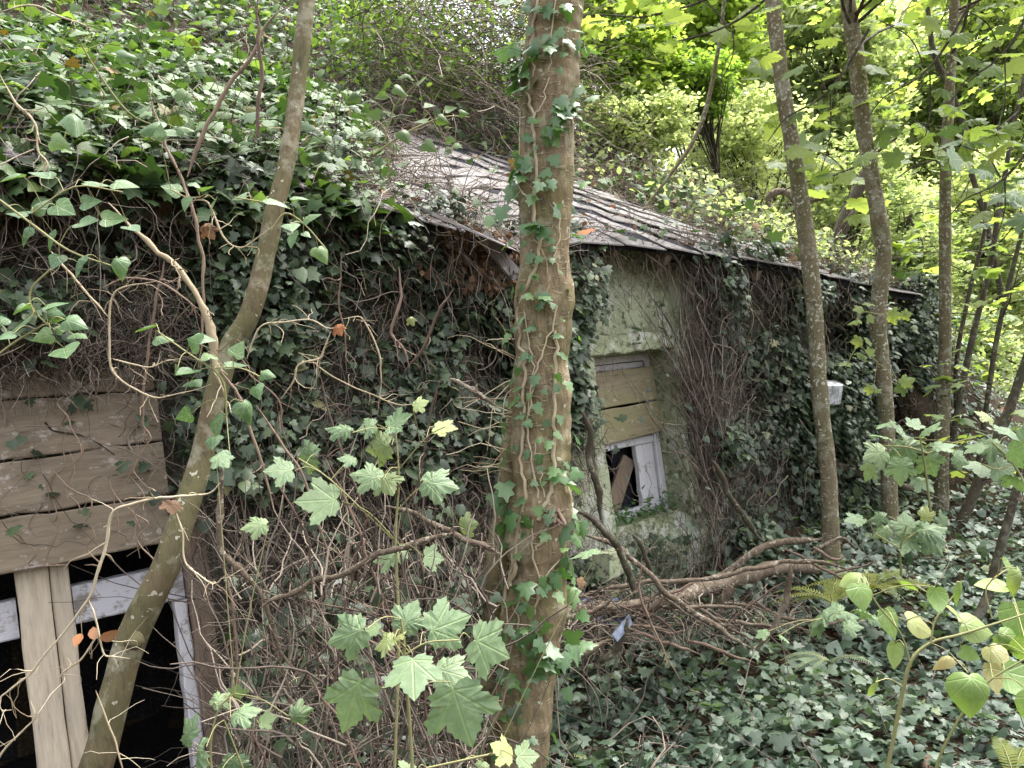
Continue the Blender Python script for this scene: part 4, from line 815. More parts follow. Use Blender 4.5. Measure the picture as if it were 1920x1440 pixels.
# leaves on the right bank
g = Geo(); gs = Geo()
p, nm, s, t, r = scatter_site(120000, (-1, 14), (5, 15), lambda s, t, p, r: ~r & (s > stop(t)) & (t > -.2) & (s < 9)); px, py, _ = proj(p)
k = (px > 1070) & (rng.random(len(p)) < .75*np.clip(2.4*(noise(p, 1.8)-.2), .2, 1)); q, nq = p[k], nm[k]; print('right bank', len(q)); n = len(q)
leaves(g, OVAL, q+nq*rng.uniform(0, .25, (n, 1)), nrmz(nq+rnd(n, .6)), rnd(n), rng.uniform(.03, .075, n), np.clip(rng.normal(.55, .3, n), 0, 1)); tag(g.build('bank_undergrowth', m_bush), 'low bright undergrowth on the bank above the right end of the roof', 'undergrowth', kind='stuff')
k = (px > 1070) & (rng.random(len(p)) < .12); q = p[k]; n = len(q); thin(gs, q, nrmz(rnd(n, .6)+UP*.5+A([0, -.3, 0])), rng.uniform(.15, .8, n), rng.uniform(.0015, .004, n), 6, .3, .15); tag(gs.build('dry_bracken', m_tangle), 'dry pale stems standing through the undergrowth on the right bank', 'dead stems', kind='stuff')
#PART3
# ============================================================ FOREGROUND, TRACED STEMS AND LEAVES
def leafat(g, T, px, py, Y, sz, ang=-90, tilt=.5, tint=.5, roll=0., curl=.95):
    """leaf centred on a point at real depth Y; ang = direction of its tip seen from the path (deg, 0 right, 90 up)"""
    s_ = sz*Y/F*(.80 if T is MAPLE or T is IVYH else .95); tip = cr*cos(radians(ang))+cu*sin(radians(ang)); n_ = nrmz(-fw*(1-tilt)+UP*tilt+cr*roll+rnd(1, .24)[0]); t_ = nrmz(tip-n_*np.dot(tip, n_))
    leaves(g, T, P(px, py, Y)-t_*s_*.45, n_, t_, s_, tint, curl)
    return P(px, py, Y)-t_*s_*.45
def stem(name, label, cat, pts, Y, m, tint=.5, group=None, sides=6, bump=.12):
    q, r_ = pxpath(pts, Y, 5); e = Geo(); ns_ = int(len(q)*(.45 if cat in ('vine', 'branch') else .3))
    if ns_ > 1 and cat != 'tendril': jj = rng.integers(2, len(q)-1, ns_); dq = nrmz(np.gradient(q, axis=0))[jj]; thin(e, q[jj], nrmz(dq*.6+rnd(ns_, .7)), rng.uniform(.015, .11, ns_), np.clip(r_[jj]*.35, .0008, .0022), 5, .3, .1, sides=4)
    r_ = r_*(.55 if cat == 'bramble stem' else .7 if cat in ('vine', 'twig') else .95)*(1+.12*np.sin(np.arange(len(r_))*2.3))*np.interp(np.linspace(0, 1, len(r_)), [0, .12, .8, 1], [.35, 1, .95, .3]); wob = rnd(len(q), .0); wob = np.stack([noise(q+7*k, 17)-.5 for k in (1, 2, 3)], -1)*min(r_.mean()*3.6, .018)+np.stack([noise(q+7*k, 60)-.5 for k in (1, 2, 3)], -1)*min(r_.mean()*.9, .006); tube(e, q+wob, r_, sides, tint, bump, 25)
    o = e.build(name, m); return tag(o, label, cat, group)
GB = 'stems trailing over the left wall'
stem('vine', 'thick peeling pale yellow vine stem hanging down left of the speckled leaning trunk', 'vine', [(205, 380, 9), (262, 440, 12), (325, 492, 16), (372, 560, 18), (398, 620, 26), (402, 665, 22), (410, 700, 12), (425, 760, 9)], 2.05, m_stem_tan, .35, GB, 8, .35)
stem('vine', 'pale vine looping in a wide arc above the wooden planks', 'vine', [(293, 528, 4), (240, 537, 5), (214, 555, 5), (205, 590, 6), (206, 670, 6), (222, 708, 6), (280, 741, 6), (330, 741, 5), (395, 720, 4)], 1.95, m_stem_tan, .6, GB)
stem('vine', 'straight pale vine slanting into the top of the looping vine', 'vine', [(95, 470, 5), (125, 505, 6), (165, 551, 6), (204, 594, 7)], 1.95, m_stem_tan, .5, GB)
stem('vine', 'short pale side shoot running right from the bottom of the looping vine', 'vine', [(212, 673, 5), (245, 682, 5), (280, 690, 5), (310, 678, 4), (338, 672, 3)], 1.95, m_stem_tan, .7, GB)
stem('vine', 'grey arched twig over the looping vine', 'vine', [(195, 540, 5), (230, 524, 6), (280, 523, 6), (320, 542, 6), (368, 578, 6)], 2.1, m_stem_br, .8, GB)
stem('vine', 'upright reddish grey stem crossing the peeling vine', 'vine', [(272, 150, 5), (300, 240, 7), (330, 310, 8), (352, 370, 8), (368, 420, 9), (379, 500, 9), (378, 600, 8), (374, 690, 6)], 2.2, m_stem_br, .75, GB)
stem('vine', 'thin grey upright stem in front of the looping vine', 'vine', [(308, 490, 7), (296, 550, 7), (282, 630, 7), (272, 720, 7), (268, 790, 6), (274, 830, 5)], 2.35, m_stem_br, .6, GB)
stem('vine', 'pale angular vine dropping at the left edge over the roof ivy', 'vine', [(0, 140, 4), (28, 190, 6), (48, 210, 6), (68, 240, 6), (70, 280, 6), (88, 310, 5), (75, 342, 4), (100, 358, 3)], 1.9, m_stem_tan, .7, GB)
stem('vine', 'long pale vine sweeping across the upper left corner', 'vine', [(0, 22, 4), (60, 8, 5), (110, 30, 5), (150, 42, 4), (180, 60, 3)], 2.0, m_stem_tan, .8, GB)
stem('vine', 'dark slanting branch with side fork below the upper left ivy', 'branch', [(350, 330, 7), (372, 270, 8), (400, 210, 8), (440, 145, 8), (480, 90, 7), (500, 40, 5), (560, 0, 4)], 2.7, m_stem_br, .85, GB)
stem('sapling', 'slim dark upright stem beside the top of the speckled leaning trunk', 'sapling', [(478, 270, 7), (486, 200, 8), (490, 120, 8), (484, 60, 7), (486, -20, 6)], 2.6, m_stem_br, .45, GB)
stem('vine', 'vine drooping in a deep curve between upright stem and speckled trunk', 'vine', [(355, 378, 4), (385, 376, 5), (402, 405, 6), (420, 446, 6), (452, 464, 5), (485, 445, 4), (510, 425, 4)], 2.0, m_stem_tan, .5, GB)
stem('vine', 'pale vine arching to a yellow leaf right of the speckled trunk', 'vine', [(463, 672, 4), (470, 645, 5), (488, 612, 5), (530, 606, 5), (578, 600, 5), (610, 614, 4), (632, 616, 4)], 2.05, m_stem_tan, .75, GB)
stem('vine', 'forked pale twig hanging below the yellow leaf', 'vine', [(620, 620, 4), (606, 655, 5), (598, 672, 6), (562, 682, 6), (550, 715, 6), (528, 748, 4)], 2.05, m_stem_tan, .55, GB)
stem('vine', 'pale branching twig curving down the dark ivy midway to the thick trunk', 'vine', [(640, 600, 3), (672, 592, 4), (690, 615, 5), (712, 665, 5), (714, 700, 4), (708, 770, 4)], 2.6, m_stem_tan, .6, GB)
stem('vine', 'long thin twig running right across the dark ivy', 'vine', [(560, 660, 3), (640, 715, 4), (700, 740, 4), (745, 757, 4), (800, 758, 3)], 2.6, m_stem_tan, .4, GB)
GL = 'bare twigs hanging over the planks and posts'
stem('twig', 'long bare pale twig bending down in front of the pale door post', 'twig', [(412, 905, 6), (385, 925, 7), (330, 934, 7), (290, 935, 7), (250, 945, 8), (214, 962, 8), (196, 1030, 8), (182, 1075, 9), (166, 1122, 7), (132, 1172, 6), (85, 1228, 6), (62, 1258, 6), (25, 1288, 6), (3, 1305, 5), (4, 1328, 5), (24, 1330, 4)], 1.5, m_stem_tan, .85, GL)
stem('twig', 'side fork of bare twig with curled brown leaves in front of the doorway', 'twig', [(167, 1124, 5), (178, 1155, 5), (187, 1190, 5), (196, 1226, 5), (215, 1230, 4), (245, 1236, 3)], 1.5, m_stem_tan, .8, GL)
stem('twig', 'short lower twig reaching left toward the pale door post', 'twig', [(184, 1188, 4), (170, 1212, 5), (150, 1240, 5), (120, 1262, 5), (112, 1278, 3)], 1.5, m_stem_tan, .7, GL)
stem('twig', 'twig entering at the left edge near the bottom corner', 'twig', [(-10, 1440, 6), (10, 1405, 6), (45, 1370, 5), (68, 1345, 5), (75, 1310, 3)], 1.5, m_stem_tan, .7, GL)
stem('twig', 'drooping twig in front of the brown door post', 'twig', [(332, 962, 5), (345, 1000, 5), (346, 1050, 5), (372, 1080, 5), (398, 1096, 4), (425, 1075, 3)], 1.55, m_stem_tan, .8, GL)
stem('twig', 'thin straight dead stem leaning in the dark doorway', 'twig', [(178, 1295, 4), (198, 1350, 5), (218, 1400, 5), (235, 1460, 5)], 1.6, m_stem_tan, .3, GL)
for k in range(17):   # dry tendrils hanging on the planks
    x = rng.uniform(-10, 300); y = rng.uniform(720, 1000); pts = [(x, y, 3)]
    for _ in range(5): x += rng.uniform(-28, 30); y += rng.uniform(14, 44); pts.append((x, y, 3.2))
    o = stem('tendril', 'dry brown ivy tendril hanging on the weathered planks', 'tendril', [(a, min(b, 1060), c) for a, b, c in pts], 2.72 if k % 2 else 2.66, m_stem_br, .85, 'dry tendrils on the planks', 4)
GS2 = 'dead branches between the planks and the thick trunk'
stem('branch', 'straight pale dead branch slanting up right in front of the wall toward the thick trunk', 'branch', [(486, 1138, 8), (540, 1112, 10), (620, 1084, 11), (700, 1046, 13), (740, 1030, 13), (800, 1012, 14), (850, 1003, 12)], 1.95, m_log, .1, GS2, 8, .12)
stem('branch', 'curved bark-shedding branch descending right to the thick trunk', 'branch', [(722, 948, 8), (770, 962, 10), (820, 985, 12), (862, 1008, 13), (905, 1022, 15), (940, 1038, 13)], 2.2, m_log, .2, GS2, 8, .15)
stem('branch', 'broken dark twig with pale tip pointing left of the thick trunk', 'branch', [(846, 712, 8), (880, 728, 9), (905, 742, 9), (930, 757, 8)], 2.3, m_log, .5, GS2, 7, .2)
stem('branch', 'crooked brown stem bending down from the leaning trunk to the lower left leaves', 'branch', [(418, 880, 12), (412, 950, 14), (418, 1025, 15), (448, 1072, 14), (490, 1118, 10), (512, 1170, 8), (532, 1230, 7), (585, 1285, 5)], 2.0, m_log, .3, GS2, 8, .2)
bs = [((415, 690), (470, 800), (512, 950)), ((440, 640), (505, 760), (548, 850)), ((500, 880), (560, 1010), (590, 1140)), ((560, 1060), (580, 1190), (598, 1290)), ((690, 960), (640, 1180), (600, 1440)), ((500, 1100), (520, 1290), (552, 1440)), ((735, 1060), (742, 1200), (700, 1440)), ((755, 980), (752, 1130), (765, 1440)), ((610, 860), (690, 1060), (750, 1230)), ((820, 940), (800, 1080), (770, 1300)), ((540, 990), (700, 1090), (900, 1130)), ((450, 1340), (470, 1400), (500, 1460)), ((830, 700), (790, 850), (735, 1010)), ((640, 470), (636, 560), (650, 700)), ((745, 500), (740, 620), (770, 690)), ((850, 540), (800, 640), (755, 700)), ((660, 1290), (650, 1380), (620, 1470)), ((740, 1290), (715, 1360), (690, 1460)), ((870, 1180), (800, 1290), (745, 1450)), ((560, 1120), (700, 1155), (880, 1130)), ((420, 1060), (455, 1200), (440, 1400)), ((600, 700), (660, 900), (700, 1010)), ((960, 1250), (930, 1350), (900, 1460)), ((570, 1250), (640, 1350), (690, 1470)), ((480, 760), (560, 900), (640, 1100)), ((850, 1150), (870, 1290), (850, 1460)), ((780, 1230), (820, 1340), (815, 1460)), ((640, 1180), (760, 1240), (930, 1260))]
lbl = ['reddish brown bramble stem arching down left of the thick trunk']
for k, b in enumerate(bs):
    w_ = rng.uniform(5, 11); mid = A(b[1])+rng.normal(0, 10, 2); pts = [(*b[0], w_*.6), (*((A(b[0])+mid)/2+rng.normal(0, 6, 2)), w_), (*mid, w_), (*((A(b[2])+mid)/2+rng.normal(0, 6, 2)), w_), (*b[2], w_*.8)]
    stem('bramble_stem', lbl[0], 'bramble stem', pts, rng.uniform(1.9, 2.35), m_stem_br, rng.uniform(.1, .75), 'bare bramble stems left of the thick trunk', 6)
# dense thicket of dead canes at the bottom, left of the thick trunk
g = Geo(); n = 620; px = rng.uniform(430, 960, n); py = rng.uniform(1060, 1560, n); Yv = rng.uniform(1.9, 2.9, n); q = A([P(a, b, c) for a, b, c in zip(px, py, Yv)])
thin(g, q, nrmz(rnd(n, .5)+UP*.9), rng.uniform(.12, .45, n), rng.uniform(.0012, .0042, n), 8, .2, .0, sides=4); tag(g.build('dead_canes', m_tangle), 'thicket of thin dead canes at the foot of the thick trunk', 'dead stems', kind='stuff')
g = Geo(); n = 330; px = rng.uniform(430, 960, n); py = rng.uniform(1080, 1500, n); q = A([P(a, b, c) for a, b, c in zip(px, py, rng.uniform(2.2, 3., n))]); leaves(g, IVY, q, nrmz(UP*.6-fw*.5+rnd(n, .4)), rnd(n)-UP, rng.uniform(.035, .06, n), rng.random(n)*.7); tag(g.build('low_ivy', m_ivy_wall), 'dark ivy leaves among the dead canes at the foot of the thick trunk', 'ivy', kind='stuff')

# --- sapling of large sycamore leaves, bottom centre
def sapling(name, label, cat, stems, lv, T, lm, Y, smat, group=None, tint=(.2, .8), part='leaf', Yj=.10, tilt=(.25, .6)):
    base = P(stems[0][0][0], stems[0][0][1], Y); e = empty(name, base, label, cat, group); g = Geo(); nodes = []
    for pts in stems: q, r_ = pxpath(pts, Y, 4); tube(g, q, r_, 6, rng.random(), .1, 20); nodes.append(q)
    nodes = np.concatenate(nodes); gg = []
    for L_ in lv:
        px, py, sz, ang = L_[:4]; tn = L_[4] if len(L_) > 4 else rng.uniform(*tint); y_ = Y+rng.normal(0, Yj); gl = Geo()
        tl = L_[5] if len(L_) > 5 else rng.uniform(*tilt)
        b = leafat(gl, T, px, py, y_, sz, ang, tl, tn, rng.normal(0, .15)); k = np.argmin(np.linalg.norm(nodes-b, axis=1)+rng.random(len(nodes))*.03); c = nodes[k]
        tube(g, spline([c, (b+c)/2+UP*.012, b], 4), .0011+.0000*sz, 4, .8, cap=False)
        if len(lv) <= 60: gl.build(part, lm, e)
        else: gg.append(gl)
    g.build('stem', smat, e); return e
sapling('sycamore_sapling', 'young sycamore with large toothed leaves at the bottom centre, left of the thick trunk', 'sapling',
 [[(775, 1480, 8), (770, 1380, 7), (762, 1280, 6), (757, 1200, 6), (752, 1160, 4)], [(757, 1230, 4), (800, 1205, 3), (860, 1200, 3)], [(760, 1270, 4), (720, 1290, 3), (680, 1280, 3)]],
 [(655, 1190, 100, 200, .45), (765, 1160, 78, 70, .5), (836, 1172, 120, 20, .45), (915, 1212, 120, -20, .45), (775, 1262, 110, -85, .5), (845, 1262, 86, -20, .55), (662, 1312, 140, -110, .55, .25), (862, 1330, 140, -70, .5, .2), (722, 1205, 56, 190, .9), (745, 1195, 40, 120, .98), (700, 1180, 40, 160, .7)], MAPLE, m_syc, 1.5, m_stem_gr)
sapling('sycamore_sapling', 'young sycamore with mid-size pale leaves scattered over the dark wall ivy', 'sapling',
 [[(740, 1440, 6), (748, 1200, 6), (742, 1010, 5), (748, 900, 4), (742, 810, 3)], [(748, 1020, 3), (690, 960, 3), (640, 940, 3)], [(744, 960, 3), (780, 920, 3), (815, 905, 3)], [(748, 880, 3), (800, 820, 2), (835, 800, 2)], [(735, 1010, 3), (620, 900, 3), (560, 860, 3)]],
 [(745, 792, 72, 10, .4), (640, 803, 62, 160, .3), (712, 838, 66, 190, .85), (832, 802, 58, -20, .97), (576, 856, 74, 180, .5), (528, 882, 66, 200, .4), (692, 893, 74, 170, .6), (818, 906, 86, -10, .5), (602, 938, 98, 190, .6, .6), (725, 905, 60, -60, .85), (738, 1032, 84, 160, .55, .7), (810, 1045, 50, 0, .6), (875, 985, 44, 10, .85), (690, 800, 50, 190, .5), (786, 758, 40, 20, .9), (655, 860, 44, 200, .4)], MAPLE, m_syc, 1.95, m_stem_gr)
sapling('sycamore_sapling', 'small sycamore leaves at the bottom left beside the brown door post', 'sapling',
 [[(400, 1480, 5), (395, 1400, 4), (410, 1330, 4), (440, 1300, 3)], [(470, 1480, 4), (440, 1400, 3), (420, 1350, 3)]],
 [(352, 1372, 72, 150, .3), (372, 1420, 88, -150, .4), (455, 1336, 66, 30, .5), (412, 1312, 48, 60, .7), (444, 1300, 40, 80, .6), (500, 1350, 44, 20, .8), (440, 1440, 70, -90, .2), (560, 1340, 50, 10, .55), (482, 985, 58, 200, .75), (415, 862, 50, -60, .3)], MAPLE, m_syc, 1.6, m_stem_gr)
sapling('sycamore_sapling', 'pale crumpled leaves on a low shoot at the foot of the thick trunk', 'sapling', [[(800, 1440, 4), (870, 1425, 4), (930, 1412, 4)]], [(945, 1408, 60, 170, .98, .7), (985, 1418, 56, 10, .7, .6), (900, 1440, 40, -90, .8), (1100, 1036, 70, 190, .3, .6), (760, 1450, 60, 200, .8)], MAPLE, m_syc, 1.75, m_stem_gr)
# --- shrub with drooping heart-shaped leaves, lower right
sapling('broadleaf_shrub', 'shrub with drooping yellow-green heart-shaped leaves in the lower right foreground', 'shrub',
 [[(1650, 1500, 7), (1668, 1420, 7), (1690, 1310, 7), (1708, 1240, 7), (1745, 1205, 5), (1800, 1190, 5), (1870, 1168, 4), (1925, 1150, 3)], [(1708, 1250, 4), (1690, 1190, 3), (1650, 1140, 3), (1620, 1095, 3)], [(1745, 1205, 4), (1755, 1160, 3), (1790, 1115, 3)], [(1740, 1500, 6), (1770, 1400, 5), (1840, 1290, 4), (1930, 1230, 3)], [(1860, 1160, 3), (1850, 1100, 3), (1900, 1060, 3)]],
 [(1615, 1116, 52, -90, .45), (1598, 1082, 46, 190, .8, .8), (1667, 1166, 58, -85, .4), (1755, 1122, 48, -95, .4), (1800, 1112, 50, -80, .5), (1724, 1172, 60, -20, .9, .6), (1828, 1176, 62, -20, .75, .6), (1677, 1226, 50, -110, .7), (1890, 1064, 44, -90, .5), (1908, 1162, 74, -80, .3), (1930, 1215, 70, -80, .4), (1768, 1236, 40, 180, .98, .8), (1816, 1226, 36, -30, .6), (1642, 1292, 42, -60, .75), (1868, 1228, 54, -60, .93), (1822, 1296, 76, -90, .55), (1905, 1278, 74, -70, .4), (1862, 1104, 60, 160, .8, .8), (1790, 1145, 50, 0, .85, .7), (1660, 1150, 30, 0, .6, .8), (1912, 1090, 58, -80, .8), (1940, 1330, 70, -90, .6), (1860, 1270, 56, -100, .95), (1700, 1100, 34, 10, .5, .8), (1890, 1200, 46, -40, .5)], HEART, m_heart, 1.55, m_stem_gr, tilt=(.1, .45))
# --- sycamore sprays on the right
sapling('sycamore_sapling', 'sycamore spray with layered pale leaves in front of the second and third slender trunks', 'sapling',
 [[(1745, 960, 4), (1735, 880, 4), (1725, 820, 3)], [(1740, 850, 3), (1700, 838, 3), (1650, 835, 3)], [(1740, 850, 3), (1790, 830, 3), (1830, 820, 3)]],
 [(1652, 818, 50, 190, .4, .8), (1645, 850, 56, 200, .8), (1690, 812, 66, 100, .4, .6), (1700, 845, 70, -70, .35), (1745, 870, 66, -60, .3), (1690, 880, 66, -90, .55), (1630, 882, 48, 200, .8), (1765, 836, 56, 0, .3, .8), (1740, 806, 56, 30, .4, .8), (1730, 905, 50, -70, .4), (1800, 860, 50, -20, .4), (1660, 795, 44, 150, .3, .8), (1715, 795, 40, 60, .35)], MAPLE, m_syc, 2.9, m_stem_gr)
sapling('sycamore_sapling', 'lower sycamore spray with an orange-tipped leaf right of the first slender trunk base', 'sapling',
 [[(1690, 1080, 5), (1688, 1030, 4), (1700, 985, 3)], [(1690, 1030, 3), (1640, 1000, 3)], [(1700, 1010, 3), (1745, 985, 3)]],
 [(1700, 985, 60, 90, .4), (1740, 992, 66, 10, .35), (1748, 1015, 60, -60, .4), (1738, 965, 36, 90, 1., .2), (1655, 995, 44, 190, .8, .8), (1605, 975, 46, 190, .2, .8), (1648, 970, 40, 170, .3, .8), (1700, 1020, 50, -100, .5), (1770, 980, 50, 20, .3)], MAPLE, m_syc, 3.2, m_stem_gr)
sapling('sycamore_sapling', 'yellow-green sycamore shoot growing from the kink of the second slender trunk', 'sapling',
 [[(1648, 590, 3), (1620, 585, 2), (1605, 600, 2)], [(1645, 680, 3), (1610, 650, 2), (1585, 690, 2)]],
 [(1610, 580, 24, 180, .95), (1630, 570, 26, 90, .98), (1604, 602, 30, 190, .8, .8), (1632, 597, 24, -60, .9), (1676, 592, 34, 0, .95), (1700, 590, 26, 10, .9), (1608, 640, 26, 180, .98), (1628, 640, 26, 0, .98), (1585, 682, 34, -130, .9, .8), (1615, 665, 30, 20, .8, .8), (1632, 660, 24, 30, .9), (1630, 730, 22, 180, .95), (1645, 733, 20, 0, .6), (1700, 715, 36, 20, .85), (1690, 728, 30, -160, .3)], MAPLE, m_syc_hi, 4.6, m_stem_gr)
sapling('sycamore_sapling', 'sycamore leaves hanging at the right edge above the yellowing shrub', 'sapling',
 [[(1950, 960, 5), (1900, 870, 4), (1860, 830, 3)], [(1900, 870, 3), (1870, 880, 3), (1840, 870, 3)]],
 [(1855, 835, 60, 170, .4, .7), (1890, 810, 60, 60, .3, .8), (1842, 880, 66, -110, .4), (1880, 880, 66, -70, .35), (1912, 850, 60, 0, .4), (1830, 840, 50, 190, .5), (1905, 900, 60, -60, .4), (1850, 780, 44, 120, .95), (1935, 820, 60, 20, .3)], MAPLE, m_syc, 3.4, m_stem_gr)
sapling('sycamore_sapling', 'pale sycamore leaf spray low over the ivy carpet right of the log', 'sapling',
 [[(1600, 1180, 3), (1580, 1165, 3), (1540, 1160, 3)]],
 [(1540, 1155, 52, 180, .3, .85), (1565, 1145, 46, 140, .3, .85), (1590, 1150, 46, 40, .3, .85), (1620, 1148, 44, 10, .3, .85), (1530, 1178, 46, 190, .3, .85), (1595, 1175, 44, -20, .35, .7), (1640, 1160, 40, 0, .3, .85), (1430, 1188, 34, 190, .4, .85), (1470, 1196, 30, 0, .4, .85)], MAPLE, m_syc, 2.7, m_stem_gr)
# high sycamore leaves between the slender trunks (sprays of a single branch each)
for lb, cx, cy, w_, h_, Y, n, m_ in (('overhanging sycamore bough left of the first slender trunk at the top', 1335, 60, 130, 110, 4.6, 22, m_syc_hi), ('sycamore bough between the first and second slender trunks', 1530, 190, 90, 150, 4.4, 24, m_syc_hi), ('sycamore bough between the second and third slender trunks', 1715, 150, 95, 160, 4.8, 26, m_syc_hi), ('sycamore bough in the upper right corner', 1860, 120, 80, 150, 4.2, 22, m_syc_hi), ('sycamore bough with duller leaves at mid height on the right edge', 1860, 350, 80, 110, 4.0, 18, m_syc), ('yellow-green sycamore bough above the bank between the slender trunks', 1560, 330, 110, 80, 5.6, 18, m_syc_hi), ('small sycamore bough crossing the third slender trunk', 1790, 290, 110, 90, 5.0, 16, m_syc_hi)):
    lv = []
    for k in range(n): lv.append((cx+rng.uniform(-1, 1)*w_, cy+rng.uniform(-1, 1)*h_, rng.uniform(36, 66), rng.uniform(150, 390), rng.uniform(.1, .95), rng.uniform(.5, .95)))
    sapling('sycamore_bough', lb, 'branch', [[(cx+w_*1.1, cy-h_*.9, 6), (cx+w_*.5, cy-h_*.3, 5), (cx, cy, 4), (cx-w_*.6, cy+h_*.2, 3), (cx-w_, cy+h_*.5, 2)], [(cx+w_*.2, cy-h_*.15, 3), (cx-w_*.1, cy-h_*.5, 2), (cx-w_*.7, cy-h_*.7, 2)], [(cx+w_*.3, cy-.1*h_, 3), (cx+w_*.3, cy+h_*.4, 2), (cx+w_*.1, cy+h_*.9, 2)]], lv, MAPLE, m_, Y, m_bark_dark, 'overhanging sycamore boughs', Yj=.25)
# --- ivy sprigs near the camera on the left
def sprig(label, stems, lv, Y, T=IVYH, lm=m_ivy_near): return sapling('ivy_sprig', label, 'ivy sprig', stems, lv, T, lm, Y, m_stem_gr, 'fresh ivy sprigs on the left', (.3, .8), Yj=.05)
sprig('fresh ivy sprig with large pale leaves hanging at the left edge above the planks', [[(95, 505, 4), (60, 540, 4), (58, 575, 4), (90, 610, 3)], [(-10, 670, 4), (30, 640, 4), (80, 610, 3)]],
 [(42, 608, 64, 200, .5), (36, 575, 40, 160, .7, .8), (105, 570, 52, 20, .6, .6), (100, 592, 46, -10, .5), (140, 605, 56, -20, .55), (148, 628, 50, -50, .7), (80, 632, 44, 200, .8), (122, 660, 84, -60, .65, .4), (5, 632, 50, -120, .5), (0, 600, 44, 120, .3), (115, 615, 30, 40, .9)], 1.55)
sprig('fresh ivy sprig in front of the speckled leaning trunk above the planks', [[(398, 690, 5), (420, 720, 4), (425, 780, 4)], [(410, 700, 3), (350, 660, 3), (300, 625, 3)], [(400, 690, 3), (450, 690, 3), (495, 710, 3)]],
 [(272, 614, 50, 170, .6, .7), (305, 634, 42, 10, .6, .7), (362, 640, 62, 160, .6, .6), (385, 635, 44, 20, .55), (447, 655, 44, 60, .7), (440, 688, 56, 10, .55, .6), (500, 702, 40, -20, .6), (482, 734, 46, -60, .5), (348, 700, 60, -100, .5), (365, 718, 46, -60, .45), (345, 780, 40, 200, .5), (405, 800, 60, -60, .4), (400, 828, 46, -80, .3), (465, 770, 56, -60, .5), (390, 665, 40, 100, .8), (330, 690, 34, 150, .4), (415, 860, 46, 190, .5)], 1.75)
sprig('ivy sprig of broad leaves over the eave above the looping vine', [[(0, 375, 4), (60, 420, 5), (130, 470, 4), (215, 500, 3)], [(60, 400, 3), (140, 350, 3), (230, 360, 3)]],
 [(120, 392, 60, -30, .6), (35, 400, 50, 190, .5), (75, 385, 46, 60, .55), (165, 418, 62, -20, .5), (213, 412, 56, 10, .7), (222, 500, 54, -80, .6), (145, 498, 56, -80, .15), (105, 490, 44, -100, .15), (180, 345, 54, 30, .6, .6), (235, 345, 56, 0, .75, .6), (170, 380, 46, 10, .4), (45, 440, 50, -120, .2), (80, 330, 52, 200, .5, .7), (20, 330, 56, 180, .7, .7), (250, 430, 44, -60, .5), (92, 450, 50, -90, .3)], 1.75)
sprig('ivy sprig right of the upper part of the speckled leaning trunk', [[(510, 430, 4), (535, 400, 4), (570, 420, 3), (610, 465, 3)], [(440, 370, 3), (500, 380, 3), (535, 385, 3)]],
 [(520, 378, 60, 20, .7, .6), (450, 368, 40, 180, .6), (546, 425, 46, -80, .65), (548, 450, 44, -70, .5), (582, 405, 44, 0, .75), (605, 475, 44, -60, .95), (560, 370, 40, 60, .6, .8), (486, 368, 36, 100, .9, .8), (575, 440, 24, -50, .6)], 1.95)
sprig('ivy sprig with hanging pale leaves in the upper left over the bank', [[(140, 60, 3), (180, 130, 4), (240, 210, 4), (300, 240, 3)], [(120, 260, 3), (140, 205, 3)]],
 [(205, 100, 60, -30, .7, .6), (235, 105, 44, 0, .5), (210, 88, 44, 160, .8, .85), (140, 225, 70, -90, .6), (215, 218, 50, 170, .95, .7), (285, 240, 60, 190, .6, .6), (325, 250, 52, -10, .7, .6), (110, 268, 48, -20, .95), (150, 60, 44, 10, .95), (345, 240, 36, 20, .8)], 2.1)
sprig('ivy sprig beside the upright reddish stem at the eave', [[(375, 370, 3), (350, 370, 3), (320, 355, 3)]], [(322, 355, 42, 180, .7), (348, 382, 36, -90, .6), (385, 352, 36, 10, .7), (300, 245, 34, 90, .6), (400, 385, 40, -60, .5), (365, 345, 30, 80, .6)], 2.0)
sprig('spray of light green rounded leaves over the roof left of the thick trunk', [[(700, 290, 4), (760, 250, 4), (830, 220, 3), (880, 220, 2)], [(720, 270, 3), (740, 200, 3), (790, 150, 2)]],
 [(722, 160, 34, 180, 0.30), (762, 140, 32, 90, 0.54), (790, 152, 30, 20, 0.57), (750, 170, 34, -20, 0.51), (715, 182, 28, 200, 0.48), (805, 198, 26, 0, 0.54), (845, 205, 28, 10, 0.57), (870, 212, 24, 10, 0.54), (830, 225, 30, -20, 0.51), (790, 228, 30, 190, 0.54), (760, 255, 38, -60, 0.48), (805, 275, 40, -40, 0.36), (755, 310, 40, -80, 0.36), (700, 215, 36, 180, 0.42), (690, 250, 38, 200, 0.42), (660, 180, 40, 200, 0.30), (845, 262, 24, 0, 0.54)], 3.0, IVYH, m_mid)
# --- ivy leaves hanging from the brown leaf pair etc.
def single(name, label, cat, T, px, py, Y, sz, ang, m, tint, tilt=.3, group=None):
    g = Geo(); leafat(g, T, px, py, Y, sz, ang, tilt, tint, .2, 1.2); return tag(g.build(name, m), label, cat, group)
single('dead_leaf', 'rust-red dead leaf caught on the right side of the thick trunk at eave height', 'dead leaf', MAPLE, 1099, 434, 2.35, 34, -80, m_dry, 1.)
single('dead_leaf', 'orange leaf at the tip of the pale arching vine', 'dead leaf', MAPLE, 634, 617, 2.04, 32, -60, m_dry, .98)
single('dead_leaf', 'curled orange-brown leaf hanging nearest the pale door post', 'dead leaf', OVAL, 146, 1197, 1.5, 32, -90, m_dry, .95)
single('dead_leaf', 'larger curled tan leaf hanging over the dark doorway', 'dead leaf', OVAL, 202, 1194, 1.5, 38, 20, m_dry, .9)
single('dead_leaf', 'small upright brown leaf between the two curled leaves in the doorway', 'dead leaf', OVAL, 176, 1188, 1.5, 28, 95, m_dry, .9)
